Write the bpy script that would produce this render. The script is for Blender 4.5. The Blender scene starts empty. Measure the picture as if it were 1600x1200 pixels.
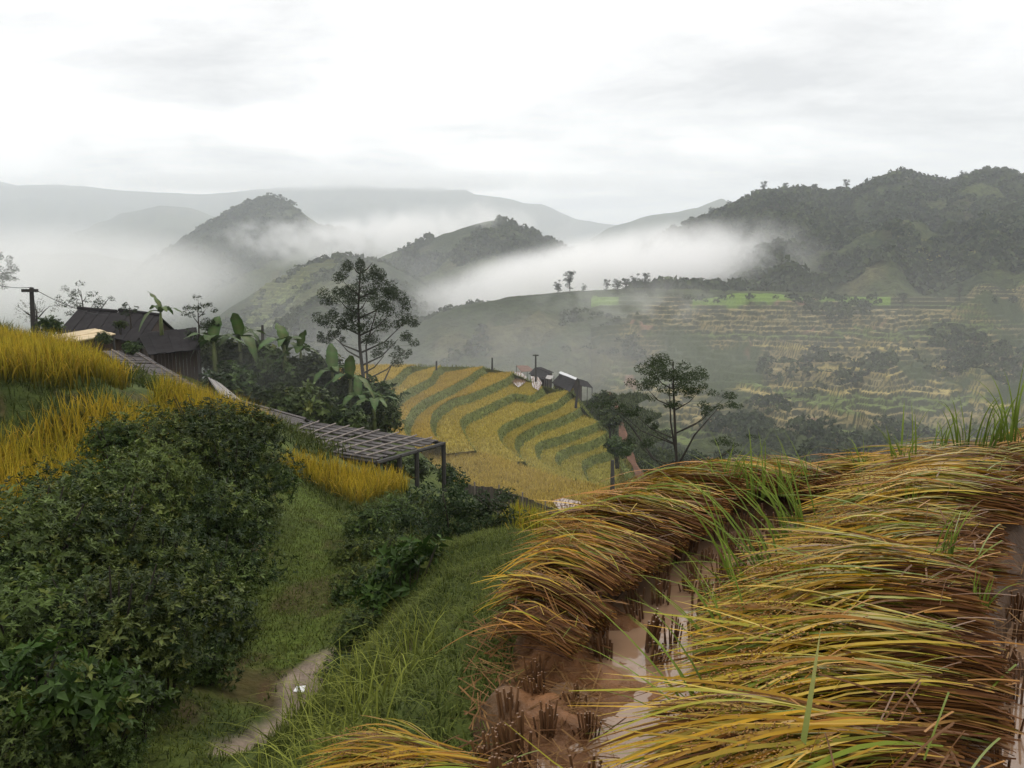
import bpy, math, random
import numpy as np
from mathutils import Vector, Matrix

random.seed(7)
rng = np.random.default_rng(7)
scene = bpy.context.scene
R = math.radians
PITCH = R(8.0)
F = 1280.0           # focal length in photo pixels (photo is 1600 wide)

# ------------------------------------------------------------------ camera
cam_data = bpy.data.cameras.new("camera")
cam_data.sensor_width = 36.0
cam_data.lens = 36.0 * F / 1600.0
cam_data.clip_start = 0.05
cam_data.clip_end = 30000.0
cam = bpy.data.objects.new("camera", cam_data)
cam.rotation_euler = (R(90) - PITCH, 0, 0)
scene.collection.objects.link(cam)
scene.camera = cam

# ------------------------------------------------------------------ world
SUN_ELEV, SUN_AZ = R(48), R(25)      # azimuth clockwise from +Y (view direction)
world = bpy.data.worlds.new("World")
scene.world = world
world.use_nodes = True
nt = world.node_tree
nt.nodes.clear()
W = nt.nodes.new
out = W("ShaderNodeOutputWorld")
bg = W("ShaderNodeBackground")
sky = W("ShaderNodeTexSky")
sky.sky_type = 'NISHITA'
sky.sun_disc = False
sky.sun_elevation = SUN_ELEV
sky.sun_rotation = SUN_AZ
sky.air_density = 1.0
sky.dust_density = 2.0
skys = W("ShaderNodeVectorMath"); skys.operation = 'SCALE'; skys.inputs[3].default_value = 0.11
nt.links.new(sky.outputs[0], skys.inputs[0])
tc = W("ShaderNodeTexCoord")
sep = W("ShaderNodeSeparateXYZ")
nt.links.new(tc.outputs['Generated'], sep.inputs[0])
def wmath(op, a, b=None):
    n = W("ShaderNodeMath"); n.operation = op
    for i, v in enumerate((a, b)):
        if v is None: continue
        if isinstance(v, (int, float)): n.inputs[i].default_value = v
        else: nt.links.new(v, n.inputs[i])
    return n.outputs[0]
zz = wmath('ADD', wmath('ABSOLUTE', sep.outputs[2]), 0.16)
cx = wmath('DIVIDE', sep.outputs[0], zz)
cy = wmath('DIVIDE', sep.outputs[1], zz)
comb = W("ShaderNodeCombineXYZ")
nt.links.new(cx, comb.inputs[0]); nt.links.new(cy, comb.inputs[1])
def wnoise(scale, loc, det, rough, sx=1.0):
    m = W("ShaderNodeMapping"); m.inputs['Location'].default_value = loc
    m.inputs['Scale'].default_value = (sx, 1, 1)
    nt.links.new(comb.outputs[0], m.inputs[0])
    n = W("ShaderNodeTexNoise"); n.inputs['Scale'].default_value = scale
    n.inputs['Detail'].default_value = det; n.inputs['Roughness'].default_value = rough
    n.inputs['Distortion'].default_value = 0.35
    nt.links.new(m.outputs[0], n.inputs['Vector'])
    return n.outputs['Fac']
n1 = wnoise(0.75, (30.35, 14.2, 0.0), 8, 0.58, 0.8)
n2 = wnoise(1.9, (7.1, 4.4, 2.0), 6, 0.6, 0.6)
mixn = wmath('ADD', wmath('MULTIPLY', n1, 0.72), wmath('MULTIPLY', n2, 0.28))
ramp = W("ShaderNodeValToRGB")
ramp.color_ramp.elements[0].position = 0.445
ramp.color_ramp.elements[0].color = (1.8, 1.76, 1.70, 1)
ramp.color_ramp.elements[1].position = 0.64
ramp.color_ramp.elements[1].color = (0.70, 0.695, 0.70, 1)
e = ramp.color_ramp.elements.new(0.53); e.color = (1.16, 1.14, 1.12, 1)
nt.links.new(mixn, ramp.inputs[0])
mx = W("ShaderNodeMixRGB"); mx.inputs[0].default_value = 0.96
nt.links.new(skys.outputs[0], mx.inputs[1]); nt.links.new(ramp.outputs[0], mx.inputs[2])
nt.links.new(mx.outputs[0], bg.inputs[0])
bg.inputs[1].default_value = 1.0
nt.links.new(bg.outputs[0], out.inputs[0])

# ------------------------------------------------------------------ sun (behind thin cloud)
sd = bpy.data.lights.new("sun", 'SUN')
sd.energy = 1.4; sd.angle = R(14); sd.color = (1.0, 0.95, 0.87)
sun = bpy.data.objects.new("sun", sd)
scene.collection.objects.link(sun)
sv = Vector((math.sin(SUN_AZ)*math.cos(SUN_ELEV), math.cos(SUN_AZ)*math.cos(SUN_ELEV), math.sin(SUN_ELEV)))
sun.rotation_euler = sv.to_track_quat('Z', 'Y').to_euler()

scene.view_settings.view_transform = 'Standard'
scene.view_settings.look = 'None'
scene.view_settings.exposure = 0.0
scene.view_settings.gamma = 1.0
cy_ = scene.cycles
cy_.max_bounces = 9; cy_.diffuse_bounces = 2; cy_.glossy_bounces = 2
cy_.transmission_bounces = 3; cy_.transparent_max_bounces = 8; cy_.volume_bounces = 6
cy_.volume_step_rate = 1.3; cy_.volume_max_steps = 64
cy_.use_denoising = True
cy_.caustics_reflective = False; cy_.caustics_refractive = False

# ------------------------------------------------------------------ helpers
cp, sp = math.cos(PITCH), math.sin(PITCH)
def ray(px, py):
    u, v = (px-800)/F, (600-py)/F
    y = cp + v*sp
    return u/y, (-sp + v*cp)/y           # X per Y, Z per Y
def at(px, py, d):
    a, b = ray(px, py); return (a*d, d, b*d)
def on_z(px, py, z):
    a, b = ray(px, py); d = z/b; return (a*d, d, z)

def hash2(ix, iy, seed):
    n = (ix.astype(np.int64)*374761393 + iy.astype(np.int64)*668265263 + seed*1442695041) & 0xFFFFFFFF
    n = ((n ^ (n >> 13))*1274126177) & 0xFFFFFFFF
    n = (n ^ (n >> 16)) & 0xFFFFFFFF
    return n/4294967295.0
def vnoise(x, y, seed=0):
    ix, iy = np.floor(x), np.floor(y)
    fx, fy = x-ix, y-iy
    fx = fx*fx*fx*(fx*(fx*6-15)+10); fy = fy*fy*fy*(fy*(fy*6-15)+10)
    a = hash2(ix, iy, seed); b = hash2(ix+1, iy, seed); c = hash2(ix, iy+1, seed); d = hash2(ix+1, iy+1, seed)
    return (a*(1-fx)+b*fx)*(1-fy)+(c*(1-fx)+d*fx)*fy
def fbm(x, y, oct=4, seed=0, gain=0.5):
    s = 0; a = 1.0; t = 0
    for o in range(oct):
        s = s + a*(vnoise(x*2**o+o*17.3, y*2**o-o*9.1, seed+o)*2-1); t += a; a *= gain
    return s/t

def mesh_np(name, V, quads=None, tris=None, col=None, smooth=False):
    me = bpy.data.meshes.new(name)
    V = np.asarray(V, dtype=np.float32)
    me.vertices.add(len(V)); me.vertices.foreach_set("co", V.ravel())
    nq = 0 if quads is None else len(quads); ntr = 0 if tris is None else len(tris)
    idx = []
    if nq: idx.append(np.asarray(quads, dtype=np.int32).ravel())
    if ntr: idx.append(np.asarray(tris, dtype=np.int32).ravel())
    idx = np.concatenate(idx)
    me.loops.add(len(idx)); me.loops.foreach_set("vertex_index", idx)
    me.polygons.add(nq+ntr)
    ls = np.concatenate([np.arange(nq)*4, nq*4+np.arange(ntr)*3]).astype(np.int32)
    me.polygons.foreach_set("loop_start", ls)
    if smooth: me.polygons.foreach_set("use_smooth", np.ones(nq+ntr, dtype=bool))
    me.update(calc_edges=True)
    if col is not None:
        ca = me.color_attributes.new("Col", 'FLOAT_COLOR', 'POINT')
        c = np.ones((len(V), 4), dtype=np.float32); c[:, :3] = np.clip(col, 0, 1)
        ca.data.foreach_set("color", c.ravel())
    return me

COL = scene.collection
def link(name, data, mat=None, parent=None, loc=None, rot=None, scale=None, label=None, cat=None, group=None, kind=None):
    o = bpy.data.objects.new(name, data)
    COL.objects.link(o)
    if mat is not None and data is not None and len(data.materials) == 0: data.materials.append(mat)
    if parent is not None: o.parent = parent
    if loc is not None: o.location = loc
    if rot is not None: o.rotation_euler = rot
    if scale is not None: o.scale = (scale,)*3 if isinstance(scale, (int, float)) else scale
    if label: o['label'] = label
    if cat: o['category'] = cat
    if group: o['group'] = group
    if kind: o['kind'] = kind
    return o

class MB:
    """collects simple solids into one mesh"""
    def __init__(s): s.v = []; s.f = []
    def add(s, verts, faces):
        b = len(s.v); s.v += [tuple(p) for p in verts]; s.f += [tuple(i+b for i in f) for f in faces]; return s
    def box(s, c, size, M=None):
        x, y, z = (k/2 for k in size)
        P = [Vector((sx*x, sy*y, sz*z)) for sz in (-1, 1) for sy in (-1, 1) for sx in (-1, 1)]
        if M is not None: P = [M @ p for p in P]
        c = Vector(c)
        return s.add([p+c for p in P], [(0,2,3,1),(4,5,7,6),(0,1,5,4),(2,6,7,3),(0,4,6,2),(1,3,7,5)])
    def slab(s, quad, th):
        """four corner points and a thickness along the face normal"""
        q = [Vector(p) for p in quad]; n = (q[1]-q[0]).cross(q[3]-q[0]).normalized()*th
        return s.add(q+[p-n for p in q], [(0,1,2,3),(7,6,5,4),(0,4,5,1),(1,5,6,2),(2,6,7,3),(3,7,4,0)])
    def tube(s, pts, rad, n=6):
        pts = [Vector(p) for p in pts]; rings = []
        for i, p in enumerate(pts):
            t = (pts[min(i+1, len(pts)-1)]-pts[max(i-1, 0)]).normalized()
            a = t.orthogonal().normalized(); b = t.cross(a)
            r = rad[i] if isinstance(rad, (list, tuple)) else rad
            rings.append([p+a*r*math.cos(2*math.pi*k/n)+b*r*math.sin(2*math.pi*k/n) for k in range(n)])
        V = [q for r_ in rings for q in r_]; Fc = []
        for i in range(len(rings)-1):
            for k in range(n):
                Fc.append((i*n+k, i*n+(k+1) % n, (i+1)*n+(k+1) % n, (i+1)*n+k))
        Fc.append(tuple(range(n-1, -1, -1))); Fc.append(tuple((len(rings)-1)*n+k for k in range(n)))
        return s.add(V, Fc)
    def mesh(s, name, smooth=False):
        me = bpy.data.meshes.new(name); me.from_pydata(s.v, [], s.f)
        if smooth:
            me.polygons.foreach_set("use_smooth", np.ones(len(me.polygons), dtype=bool))
        me.update(); return me

# ---- ribbons: N strips of K+1 stations
def ribbons(P, Wd, S, C):
    """P (N,K+1,3) centre line, Wd (N,K+1) width, S (N,K+1,3) side vectors, C (N,K+1,3) colours"""
    N, K1 = Wd.shape
    L = P - S*Wd[..., None]/2; Rr = P + S*Wd[..., None]/2
    V = np.stack([L, Rr], axis=2).reshape(-1, 3)
    col = np.repeat(C.reshape(-1, 3), 2, axis=0)
    b = (np.arange(N)[:, None]*K1 + np.arange(K1-1)[None, :]).ravel()*2
    q = np.stack([b, b+1, b+3, b+2], axis=1)
    return V, q, col
def join(parts):
    V = []; Q = []; C = []; o = 0
    for v, q, c in parts:
        V.append(v); Q.append(q+o); C.append(c); o += len(v)
    return np.concatenate(V), np.concatenate(Q), np.concatenate(C)

def unit(a): return a/np.maximum(np.linalg.norm(a, axis=-1, keepdims=True), 1e-9)

def blades(base, L, Wd, lean, droop, K, c0, c1, rg, jitter=0.12, leandir=None):
    """upright grass-like blades; base (N,3); c0 bottom colour, c1 tip colour (N,3 or 3)"""
    N = len(base)
    L = np.broadcast_to(L, N); Wd = np.broadcast_to(Wd, N)
    az = rg.uniform(0, 2*np.pi, N) if leandir is None else leandir
    h = np.stack([np.cos(az), np.sin(az), np.zeros(N)], 1)
    ln = np.abs(rg.normal(0, 1, N))*lean
    d = unit(h*np.tan(np.clip(ln, 0, 1.2))[:, None] + np.array([0, 0, 1.0]))
    s = np.linspace(0, 1, K+1)
    dr = np.abs(rg.normal(1, .4, N))*droop
    P = base[:, None, :] + d[:, None, :]*(L[:, None]*s)[..., None]
    P = P + (h[:, None, :]*(0.6*dr[:, None]*s**2*L[:, None])[..., None])
    P[..., 2] -= dr[:, None]*s**2.5*L[:, None]*.7
    a2 = az + np.pi/2 + rg.normal(0, .6, N)
    S = np.stack([np.cos(a2), np.sin(a2), np.zeros(N)], 1)[:, None, :].repeat(K+1, 1)
    prof = np.clip(1.02 - s**1.8, .04, 1)
    Wm = Wd[:, None]*prof[None, :]
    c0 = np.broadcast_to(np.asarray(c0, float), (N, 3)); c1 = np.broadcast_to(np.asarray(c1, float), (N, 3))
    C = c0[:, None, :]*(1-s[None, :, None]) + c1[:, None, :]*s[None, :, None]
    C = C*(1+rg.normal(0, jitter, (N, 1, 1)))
    return ribbons(P, Wm, S, np.clip(C, .002, 1))

def leaf_cloud(cent, nrm, size, aspect, c, rg, fold=.25):
    """diamond leaves (two triangles, folded on the midrib)"""
    N = len(cent)
    t = unit(np.cross(nrm, rg.normal(0, 1, (N, 3)))); b = np.cross(nrm, t)
    L = size[:, None]; w = L*aspect
    p0 = cent - t*L*.5; p1 = cent + b*w*.5 + nrm*w*fold - t*L*.08; p2 = cent + t*L*.5 - nrm*L*.12; p3 = cent - b*w*.5 + nrm*w*fold - t*L*.08
    V = np.stack([p0, p1, p2, p3], 1).reshape(-1, 3)
    i = np.arange(N)*4
    T = np.concatenate([np.stack([i, i+1, i+2], 1), np.stack([i, i+2, i+3], 1)])
    return V, T, np.repeat(c, 4, axis=0)

def leaf_sprigs(cent, axis, per, size, aspect, c, rg, spread=.55, fold=.2):
    """rosettes of pointed leaves round the tip of a twig"""
    N = len(cent); a = unit(np.cross(axis, rg.normal(0, 1, (N, 3)))); b = np.cross(axis, a)
    ph = np.arange(per)[None, :]*2.4+rg.uniform(0, 6.28, (N, 1)); rad = a[:, None]*np.cos(ph)[..., None]+b[:, None]*np.sin(ph)[..., None]
    lift = rg.uniform(.05, .9, (N, per, 1)); t = unit(rad+axis[:, None]*lift).reshape(-1, 3)
    L = (size[:, None]*rg.uniform(.6, 1.35, (N, per))).reshape(-1, 1)
    base = (cent[:, None]-axis[:, None]*size[:, None, None]*rg.uniform(-.3, 1.6, (N, per, 1))*spread).reshape(-1, 3)
    nr = unit(np.repeat(axis, per, 0)-t*(np.repeat(axis, per, 0)*t).sum(1, keepdims=True)+rg.normal(0, .25, (N*per, 3))); s = unit(np.cross(nr, t)); w = L*aspect
    V = np.stack([base, base+t*L*.45+s*w*.5+nr*w*fold, base+t*L-nr*L*.14, base+t*L*.45-s*w*.5+nr*w*fold], 1).reshape(-1, 3); i = np.arange(N*per)*4
    T = np.concatenate([np.stack([i, i+1, i+2], 1), np.stack([i, i+2, i+3], 1)])
    C = (np.repeat(c, per, 0)*(1+rg.normal(0, .18, (N*per, 1)))).clip(.003, 1)
    return V, T, np.repeat(C, 4, axis=0)

# ------------------------------------------------------------------ materials
def attr_mat(name, rough=.6, transl=.0, spec=.3, noise=0.0, nscale=20.0, bump=0.0, bscale=30.0, lo=.6, hi=1.4):
    m = bpy.data.materials.new(name); m.use_nodes = True
    t = m.node_tree; n = t.nodes; bs = n['Principled BSDF']
    bs.inputs['Roughness'].default_value = rough
    bs.inputs['Specular IOR Level'].default_value = spec
    at_ = n.new("ShaderNodeAttribute"); at_.attribute_name = "Col"
    colour = at_.outputs['Color']
    if noise > 0:
        g = n.new("ShaderNodeNewGeometry")
        nz = n.new("ShaderNodeTexNoise"); nz.inputs['Scale'].default_value = nscale; nz.inputs['Detail'].default_value = 8
        nz.inputs['Roughness'].default_value = .65
        t.links.new(g.outputs['Position'], nz.inputs['Vector'])
        mr = n.new("ShaderNodeMapRange"); mr.inputs[1].default_value = .3; mr.inputs[2].default_value = .7
        mr.inputs[3].default_value = lo; mr.inputs[4].default_value = hi
        t.links.new(nz.outputs['Fac'], mr.inputs[0])
        sc = n.new("ShaderNodeVectorMath"); sc.operation = 'SCALE'
        t.links.new(colour, sc.inputs[0]); t.links.new(mr.outputs[0], sc.inputs[3])
        colour = sc.outputs[0]
    t.links.new(colour, bs.inputs['Base Color'])
    if bump > 0:
        g = n.new("ShaderNodeNewGeometry")
        nz = n.new("ShaderNodeTexNoise"); nz.inputs['Scale'].default_value = bscale; nz.inputs['Detail'].default_value = 6
        t.links.new(g.outputs['Position'], nz.inputs['Vector'])
        bp = n.new("ShaderNodeBump"); bp.inputs['Strength'].default_value = 1.0; bp.inputs['Distance'].default_value = bump
        t.links.new(nz.outputs['Fac'], bp.inputs['Height']); t.links.new(bp.outputs[0], bs.inputs['Normal'])
    if transl > 0:
        tr = n.new("ShaderNodeBsdfTranslucent"); t.links.new(colour, tr.inputs[0])
        ms = n.new("ShaderNodeMixShader"); ms.inputs[0].default_value = transl
        t.links.new(bs.outputs[0], ms.inputs[1]); t.links.new(tr.outputs[0], ms.inputs[2])
        t.links.new(ms.outputs[0], n['Material Output'].inputs[0])
    return m

def plain_mat(name, c, rough=.7, noise=.35, nscale=6.0, stretch=(1, 1, 1), metal=0, bump=0.0, c2=None, spec=.3):
    m = bpy.data.materials.new(name); m.use_nodes = True
    t = m.node_tree; n = t.nodes; bs = n['Principled BSDF']
    bs.inputs['Roughness'].default_value = rough; bs.inputs['Metallic'].default_value = metal
    bs.inputs['Specular IOR Level'].default_value = spec
    g = n.new("ShaderNodeTexCoord"); mp = n.new("ShaderNodeMapping"); mp.inputs['Scale'].default_value = stretch
    oi = n.new("ShaderNodeObjectInfo"); ad = n.new("ShaderNodeVectorMath")
    t.links.new(g.outputs['Object'], ad.inputs[0]); t.links.new(oi.outputs['Random'], ad.inputs[1])
    t.links.new(ad.outputs[0], mp.inputs[0])
    nz = n.new("ShaderNodeTexNoise"); nz.inputs['Scale'].default_value = nscale; nz.inputs['Detail'].default_value = 8
    nz.inputs['Roughness'].default_value = .6
    t.links.new(mp.outputs[0], nz.inputs['Vector'])
    rp = n.new("ShaderNodeValToRGB")
    rp.color_ramp.elements[0].position = .3; rp.color_ramp.elements[1].position = .72
    a = c2 if c2 else tuple(k*(1-noise) for k in c); b = c if c2 else tuple(min(1, k*(1+noise)) for k in c)
    rp.color_ramp.elements[0].color = (*a, 1); rp.color_ramp.elements[1].color = (*b, 1)
    t.links.new(nz.outputs['Fac'], rp.inputs[0]); t.links.new(rp.outputs[0], bs.inputs['Base Color'])
    if bump:
        bp = n.new("ShaderNodeBump"); bp.inputs['Distance'].default_value = bump
        t.links.new(nz.outputs['Fac'], bp.inputs['Height']); t.links.new(bp.outputs[0], bs.inputs['Normal'])
    return m

def vary(m):
    t = m.node_tree; bs = t.nodes['Principled BSDF']; src = bs.inputs['Base Color'].links[0].from_socket; oi = t.nodes.new('ShaderNodeObjectInfo'); rp = t.nodes.new('ShaderNodeValToRGB')
    rp.color_ramp.elements[0].color = (.70, .74, .62, 1); rp.color_ramp.elements[1].color = (1.0, 1.0, .8, 1); e_ = rp.color_ramp.elements.new(.5); e_.color = (.72, .92, .75, 1)
    mu = t.nodes.new('ShaderNodeVectorMath'); mu.operation = 'MULTIPLY'; t.links.new(oi.outputs['Random'], rp.inputs[0]); t.links.new(src, mu.inputs[0]); t.links.new(rp.outputs[0], mu.inputs[1])
    for l in list(src.links):
        if l.to_node != mu: t.links.new(mu.outputs[0], l.to_socket)
    return m
M_LEAF = vary(attr_mat("leaf", .55, .18, .18))
M_GRASS = attr_mat("grass_blade", .65, .28, .1)
M_RICE = attr_mat("rice_blade", .65, .28, .1)
M_STRAW = attr_mat("straw", .7, .08, .1)
M_SHEAF = attr_mat("sheaf_leaf", .45, .15, .25)
M_GRAIN = attr_mat("rice_grain", .55, .0, .3)
M_GROUND = attr_mat("earth_and_turf", .9, 0, .15, noise=1, nscale=3.5, bump=.06, bscale=9, lo=.55, hi=1.45)
M_FAR = attr_mat("hill_cover", .95, 0, .05, noise=1, nscale=.22, bump=2.5, bscale=.3, lo=.35, hi=1.65)
M_TERR = attr_mat("terrace_cover", .95, 0, .05, noise=1, nscale=1.4, lo=.65, hi=1.35)
M_WOODS = attr_mat("woodland_leaf", .8, .1, .1)
M_BARK = plain_mat("bark", (.035, .028, .022), .9, .5, 8, (1, 1, .25), bump=.02)
M_GREENSTEM = plain_mat("banana_stem", (.10, .12, .04), .6, .4, 5, (1, 1, .3))
M_WOODOLD = plain_mat("weathered_wood", (.075, .062, .055), .85, .45, 7, (1, 1, .12), bump=.01)
M_POLE = plain_mat("dark_pole", (.035, .032, .030), .8, .4, 5, (1, 1, .2))
M_ROOF = plain_mat("dark_fibre_roof", (.022, .020, .021), .95, .4, 1.3, (1, 1, 1), spec=.08)
M_SLAT = plain_mat("grey_roof_slat", (.060, .051, .050), .8, .4, 2.0, (.3, 1, 1))
M_BATTEN = plain_mat("pale_bamboo_batten", (.18, .15, .13), .7, .3, 3)
M_TAN = plain_mat("tan_roof_sheet", (.48, .38, .24), .8, .25, 2.5)
M_WALL = plain_mat("brown_plank_wall", (.045, .028, .021), .85, .4, 3, (3, 3, .3))
M_SHEET = plain_mat("grey_metal_sheet", (.20, .185, .175), .5, .25, 2.0)
M_BRIGHT = plain_mat("bright_metal_sheet", (.5, .5, .51), .35, .15, 2.0)
M_RED = plain_mat("red_brown_roof", (.13, .075, .055), .8, .3, 1.0)
M_WHITE = plain_mat("white_paper", (.8, .8, .8), .7, .1, 4)
M_WIRE = plain_mat("wire", (.03, .03, .03), .6, .1, 4)
M_STUB = attr_mat("wet_stubble", .45, 0, .4)

# ------------------------------------------------------------------ terrain heights
CP = []
def cpx(*rows):
    for px, py, d in rows: CP.append(at(px, py, d))
def cpw(*rows): CP.extend(rows)
# the two flooded paddies in front, their bunds, the ground round the camera
cpw((1,2.3,-1.78),(.45,3.1,-1.76),(1.1,4.3,-1.78),(.1,2.5,-1.74),(.3,1.6,-1.74),(1.6,4.9,-1.78),(2.2,3,-1.78),(3.2,3,-1.78),
    (2.6,4.2,-1.78),(4.2,4,-1.78),(3,1.5,-1.76),(2,1.6,-1.76),(5.5,4.6,-1.78),
    (-.05,3.05,-1.6),(.3,3.8,-1.6),(.75,4.65,-1.6),(1.2,5.3,-1.6),(3,5.5,-1.6),(5,5.9,-1.55),
    (-.45,3.0,-1.72),(-.25,3.9,-1.75),(.25,4.95,-1.8),(.9,5.85,-1.85),(3,6.2,-1.85),(5,6.7,-1.75),
    (-.25,2.3,-1.62),(-.3,1.6,-1.6),(-.75,2.2,-1.95),(-.6,1.2,-1.7),
    (0,-.5,-1.6),(.6,-3,-1.4),(3,-1,-1.5),(7,-1,-1.4),(8,4,-1.5),(-1.5,-2,-1.8),(-3.5,-1,-2.8),(-8,-3,-2.6),(12,-6,-1),(-12,-8,-1.5),(0,-12,-.8))
# outside the far bund the ground falls into the valley
cpw((.6,7.2,-3.0),(2,8.2,-3.4),(4,8.8,-3.4),(3,12,-5.6),(7,8.6,-2.4),(10,10,-2.9),(9,15,-6),(2,20,-10.5),(14,22,-10.5),(5,35,-17),(18,35,-16),
    (8,60,-27),(30,60,-26),(45,40,-16),(14,85,-36),(40,90,-38),(25,9,-1.8),(60,30,-8))
# grassy bank and gully with the path
cpx((620,1100,3.9),(560,1130,4.6),(700,990,4.6),(700,900,5.8),(640,960,6.6),(560,1040,6.2),(640,880,8.4),(750,850,7.6),(800,830,8.6),
    (430,1150,6.5),(385,1200,6.0),(490,1085,7.0),(450,1020,8.2),(470,950,9.7),(460,900,11),(490,850,12.6),(480,790,15.6),(480,750,18),
    (530,960,8.8),(560,900,10.2),(620,860,11.5),(700,870,11.5),(760,870,11.2),(830,840,12.5),(860,838,15),(790,822,19),(900,855,17),
    (330,1150,6.0),(250,1180,5.3),(300,1080,6.6),(400,1010,8.2),(400,900,10.4),(440,820,13.2))
cpw((-2.9,4.0,-4.0),(-2.4,3.0,-3.8),(-1.6,2.6,-2.9))
# bushy bank on the left and the rice terraces above it
cpw((-4.2,5.2,-3.5),(-4.3,7.2,-3.6),(-4.3,9.5,-3.9),(-4.6,12,-4.0),(-4.6,15,-4.3),(-5.5,6.5,-3.3),(-7,5,-3.0),
    (-5.7,8.2,-3.35),(-5.6,11,-3.35),(-5.9,14,-3.35),(-6.3,17,-3.5),(-7.2,10,-3.3),(-8.0,13,-3.3),(-7.6,16.2,-3.3),(-6.9,19,-3.7),
    (-8.9,14.6,-2.1),(-8.3,16.4,-2.15),(-10.2,14.2,-2.05),(-10,17.5,-2.2),(-12,17,-2.1),(-12,14,-2.0),(-8,18.5,-2.9),(-9.5,20,-2.7),(-13,11,-2.0),(-11,9,-2.6),
    (-13,22,-2.45),(-15.5,24,-2.3),(-13.5,25,-2.5),(-17,27,-2.1),(-20,30,-2.0),(-16,31,-3.2),(-14,29,-4.3),(-24,28,-1.2),(-30,40,-2.5),(-22,45,-5.2))
# lower rice patch, shed, house yard, thicket
cpx((470,730,18.5),(560,780,17.5),(630,775,20),(640,760,22),(440,740,18.5),(600,790,17),(690,768,26.5),(590,740,27),(700,790,24),(760,800,28),(560,700,32),
    (460,660,36),(600,665,44),(500,640,46),(330,600,46),(200,570,50),(110,555,48),(640,690,52),(280,640,34),(230,610,32))
# fence line, front terrace strip, big terraced bowl (kept below the built terraces)
cpx((700,775,48),(800,812,46),(930,850,48),(1000,850,44))
cpw((-14,62,-19),(-4,62,-19.5),(5,62,-21.5),(10,70,-25))
for px, py, z in ((640,720,-23.6),(740,705,-26),(800,712,-27),(860,740,-28),(930,760,-33),(990,770,-36),(680,640,-24),(640,610,-22),(590,600,-21),
                  (760,620,-26.5),(840,640,-29),(900,670,-33),(930,700,-35),(700,576,-19.6),(780,578,-20.5),(620,575,-18.6),(850,600,-24.5),(560,575,-18.6)):
    CP.append(on_z(px, py, z))
cpw((-20,175,-40),(0,175,-42),(20,165,-42),(40,150,-48),(-50,150,-35),(-70,110,-24),(-45,80,-17),(-45,55,-9),(-90,160,-45),(-120,80,-14),(30,120,-45),(60,130,-50),(110,130,-46),(100,70,-22),(170,120,-30))
CP = np.array(CP)
def _solve():
    d = np.linalg.norm(CP[:, None, :2]-CP[None, :, :2], axis=2)
    n = len(CP); A = np.zeros((n+3, n+3)); A[:n, :n] = d + np.eye(n)*0.01
    A[:n, n] = 1; A[:n, n+1:] = CP[:, :2]; A[n, :n] = 1; A[n+1:, :n] = CP[:, :2].T
    return np.linalg.solve(A, np.concatenate([CP[:, 2], np.zeros(3)]))
RBFW = _solve()
def h_near(x, y):
    x = np.atleast_1d(np.asarray(x, float)); y = np.atleast_1d(np.asarray(y, float))
    o = np.empty(x.shape); xf, yf, of = x.ravel(), y.ravel(), o.ravel()
    for i in range(0, len(xf), 40000):
        xs, ys = xf[i:i+40000], yf[i:i+40000]
        d = np.sqrt((xs[:, None]-CP[None, :, 0])**2+(ys[:, None]-CP[None, :, 1])**2)
        of[i:i+40000] = d @ RBFW[:-3] + RBFW[-3] + RBFW[-2]*xs + RBFW[-1]*ys
    return of.reshape(x.shape)

# ridges: (crest pixels, distance of the crest, front slope, back slope, roughness)
RIDGES = [
    # hillside of terraces across the valley, its rim almost level
    ([(430,600),(520,560),(640,512),(720,480),(800,464),(880,456),(1000,450),(1200,455),(1400,463),(1600,470),(1900,480)], 420, .25, .10, 5),
    # wooded mountain on the right
    ([(960,425),(1000,396),(1060,356),(1120,335),(1160,318),(1190,303),(1240,297),(1310,302),(1345,295),(1380,279),(1410,271),(1440,279),(1480,288),(1510,279),(1540,270),(1560,268),(1600,276),(1700,262),(1900,270)], 800, .31, .3, 20),
    # nearer shoulder of it with the small yellow terraces
    ([(1230,470),(1300,452),(1360,436),(1400,418),(1450,406),(1500,398),(1560,390),(1620,380),(1800,370)], 560, .30, .12, 8),
    # hill in the centre
    ([(470,470),(520,440),(560,420),(600,398),(650,378),(700,363),(740,349),(770,342),(800,347),(850,372),(885,388),(930,420),(980,470)], 900, .30, .35, 14),
    # its front spurs, left of the centre
    ([(300,520),(360,480),(420,442),(480,415),(540,402),(600,410),(640,430),(700,470),(760,520)], 640, .27, .25, 10),
    ([(350,600),(420,520),(470,480),(500,470),(560,500),(620,540),(700,590)], 430, .30, .3, 6),
    # cone-shaped hill on the left with a dark front spur
    ([(150,470),(200,430),(290,372),(330,346),(380,319),(410,309),(428,306),(455,316),(480,338),(500,350),(560,372),(620,410)], 1500, .40, .45, 26),
    ([(330,420),(370,396),(420,379),(450,366),(500,357),(540,360),(580,376),(640,410)], 1250, .35, .4, 14),
    # misty low ridges left
    ([(-200,405),(0,402),(60,393),(130,392),(200,402),(280,420)], 1900, .25, .4, 16),
    ([(120,360),(180,335),(250,318),(300,324),(360,345)], 3600, .3, .4, 40),
    # blue mountains behind
    ([(840,420),(900,382),(950,352),(1000,336),(1060,326),(1100,317),(1130,309),(1150,318),(1220,345)], 3200, .35, .4, 40),
    ([(-300,270),(0,282),(120,290),(240,296),(330,300),(450,292),(560,287),(700,291),(800,308),(860,322),(920,345),(1000,352),(1100,340),(1300,330),(1900,300)], 5600, .35, .4, 60),
]
RD = []
for pts, d, sf, sb, na in RIDGES:
    r = np.array([ray(*p) for p in pts]); RD.append((r[:, 0], r[:, 1]*d, d, sf, sb, na))
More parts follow.
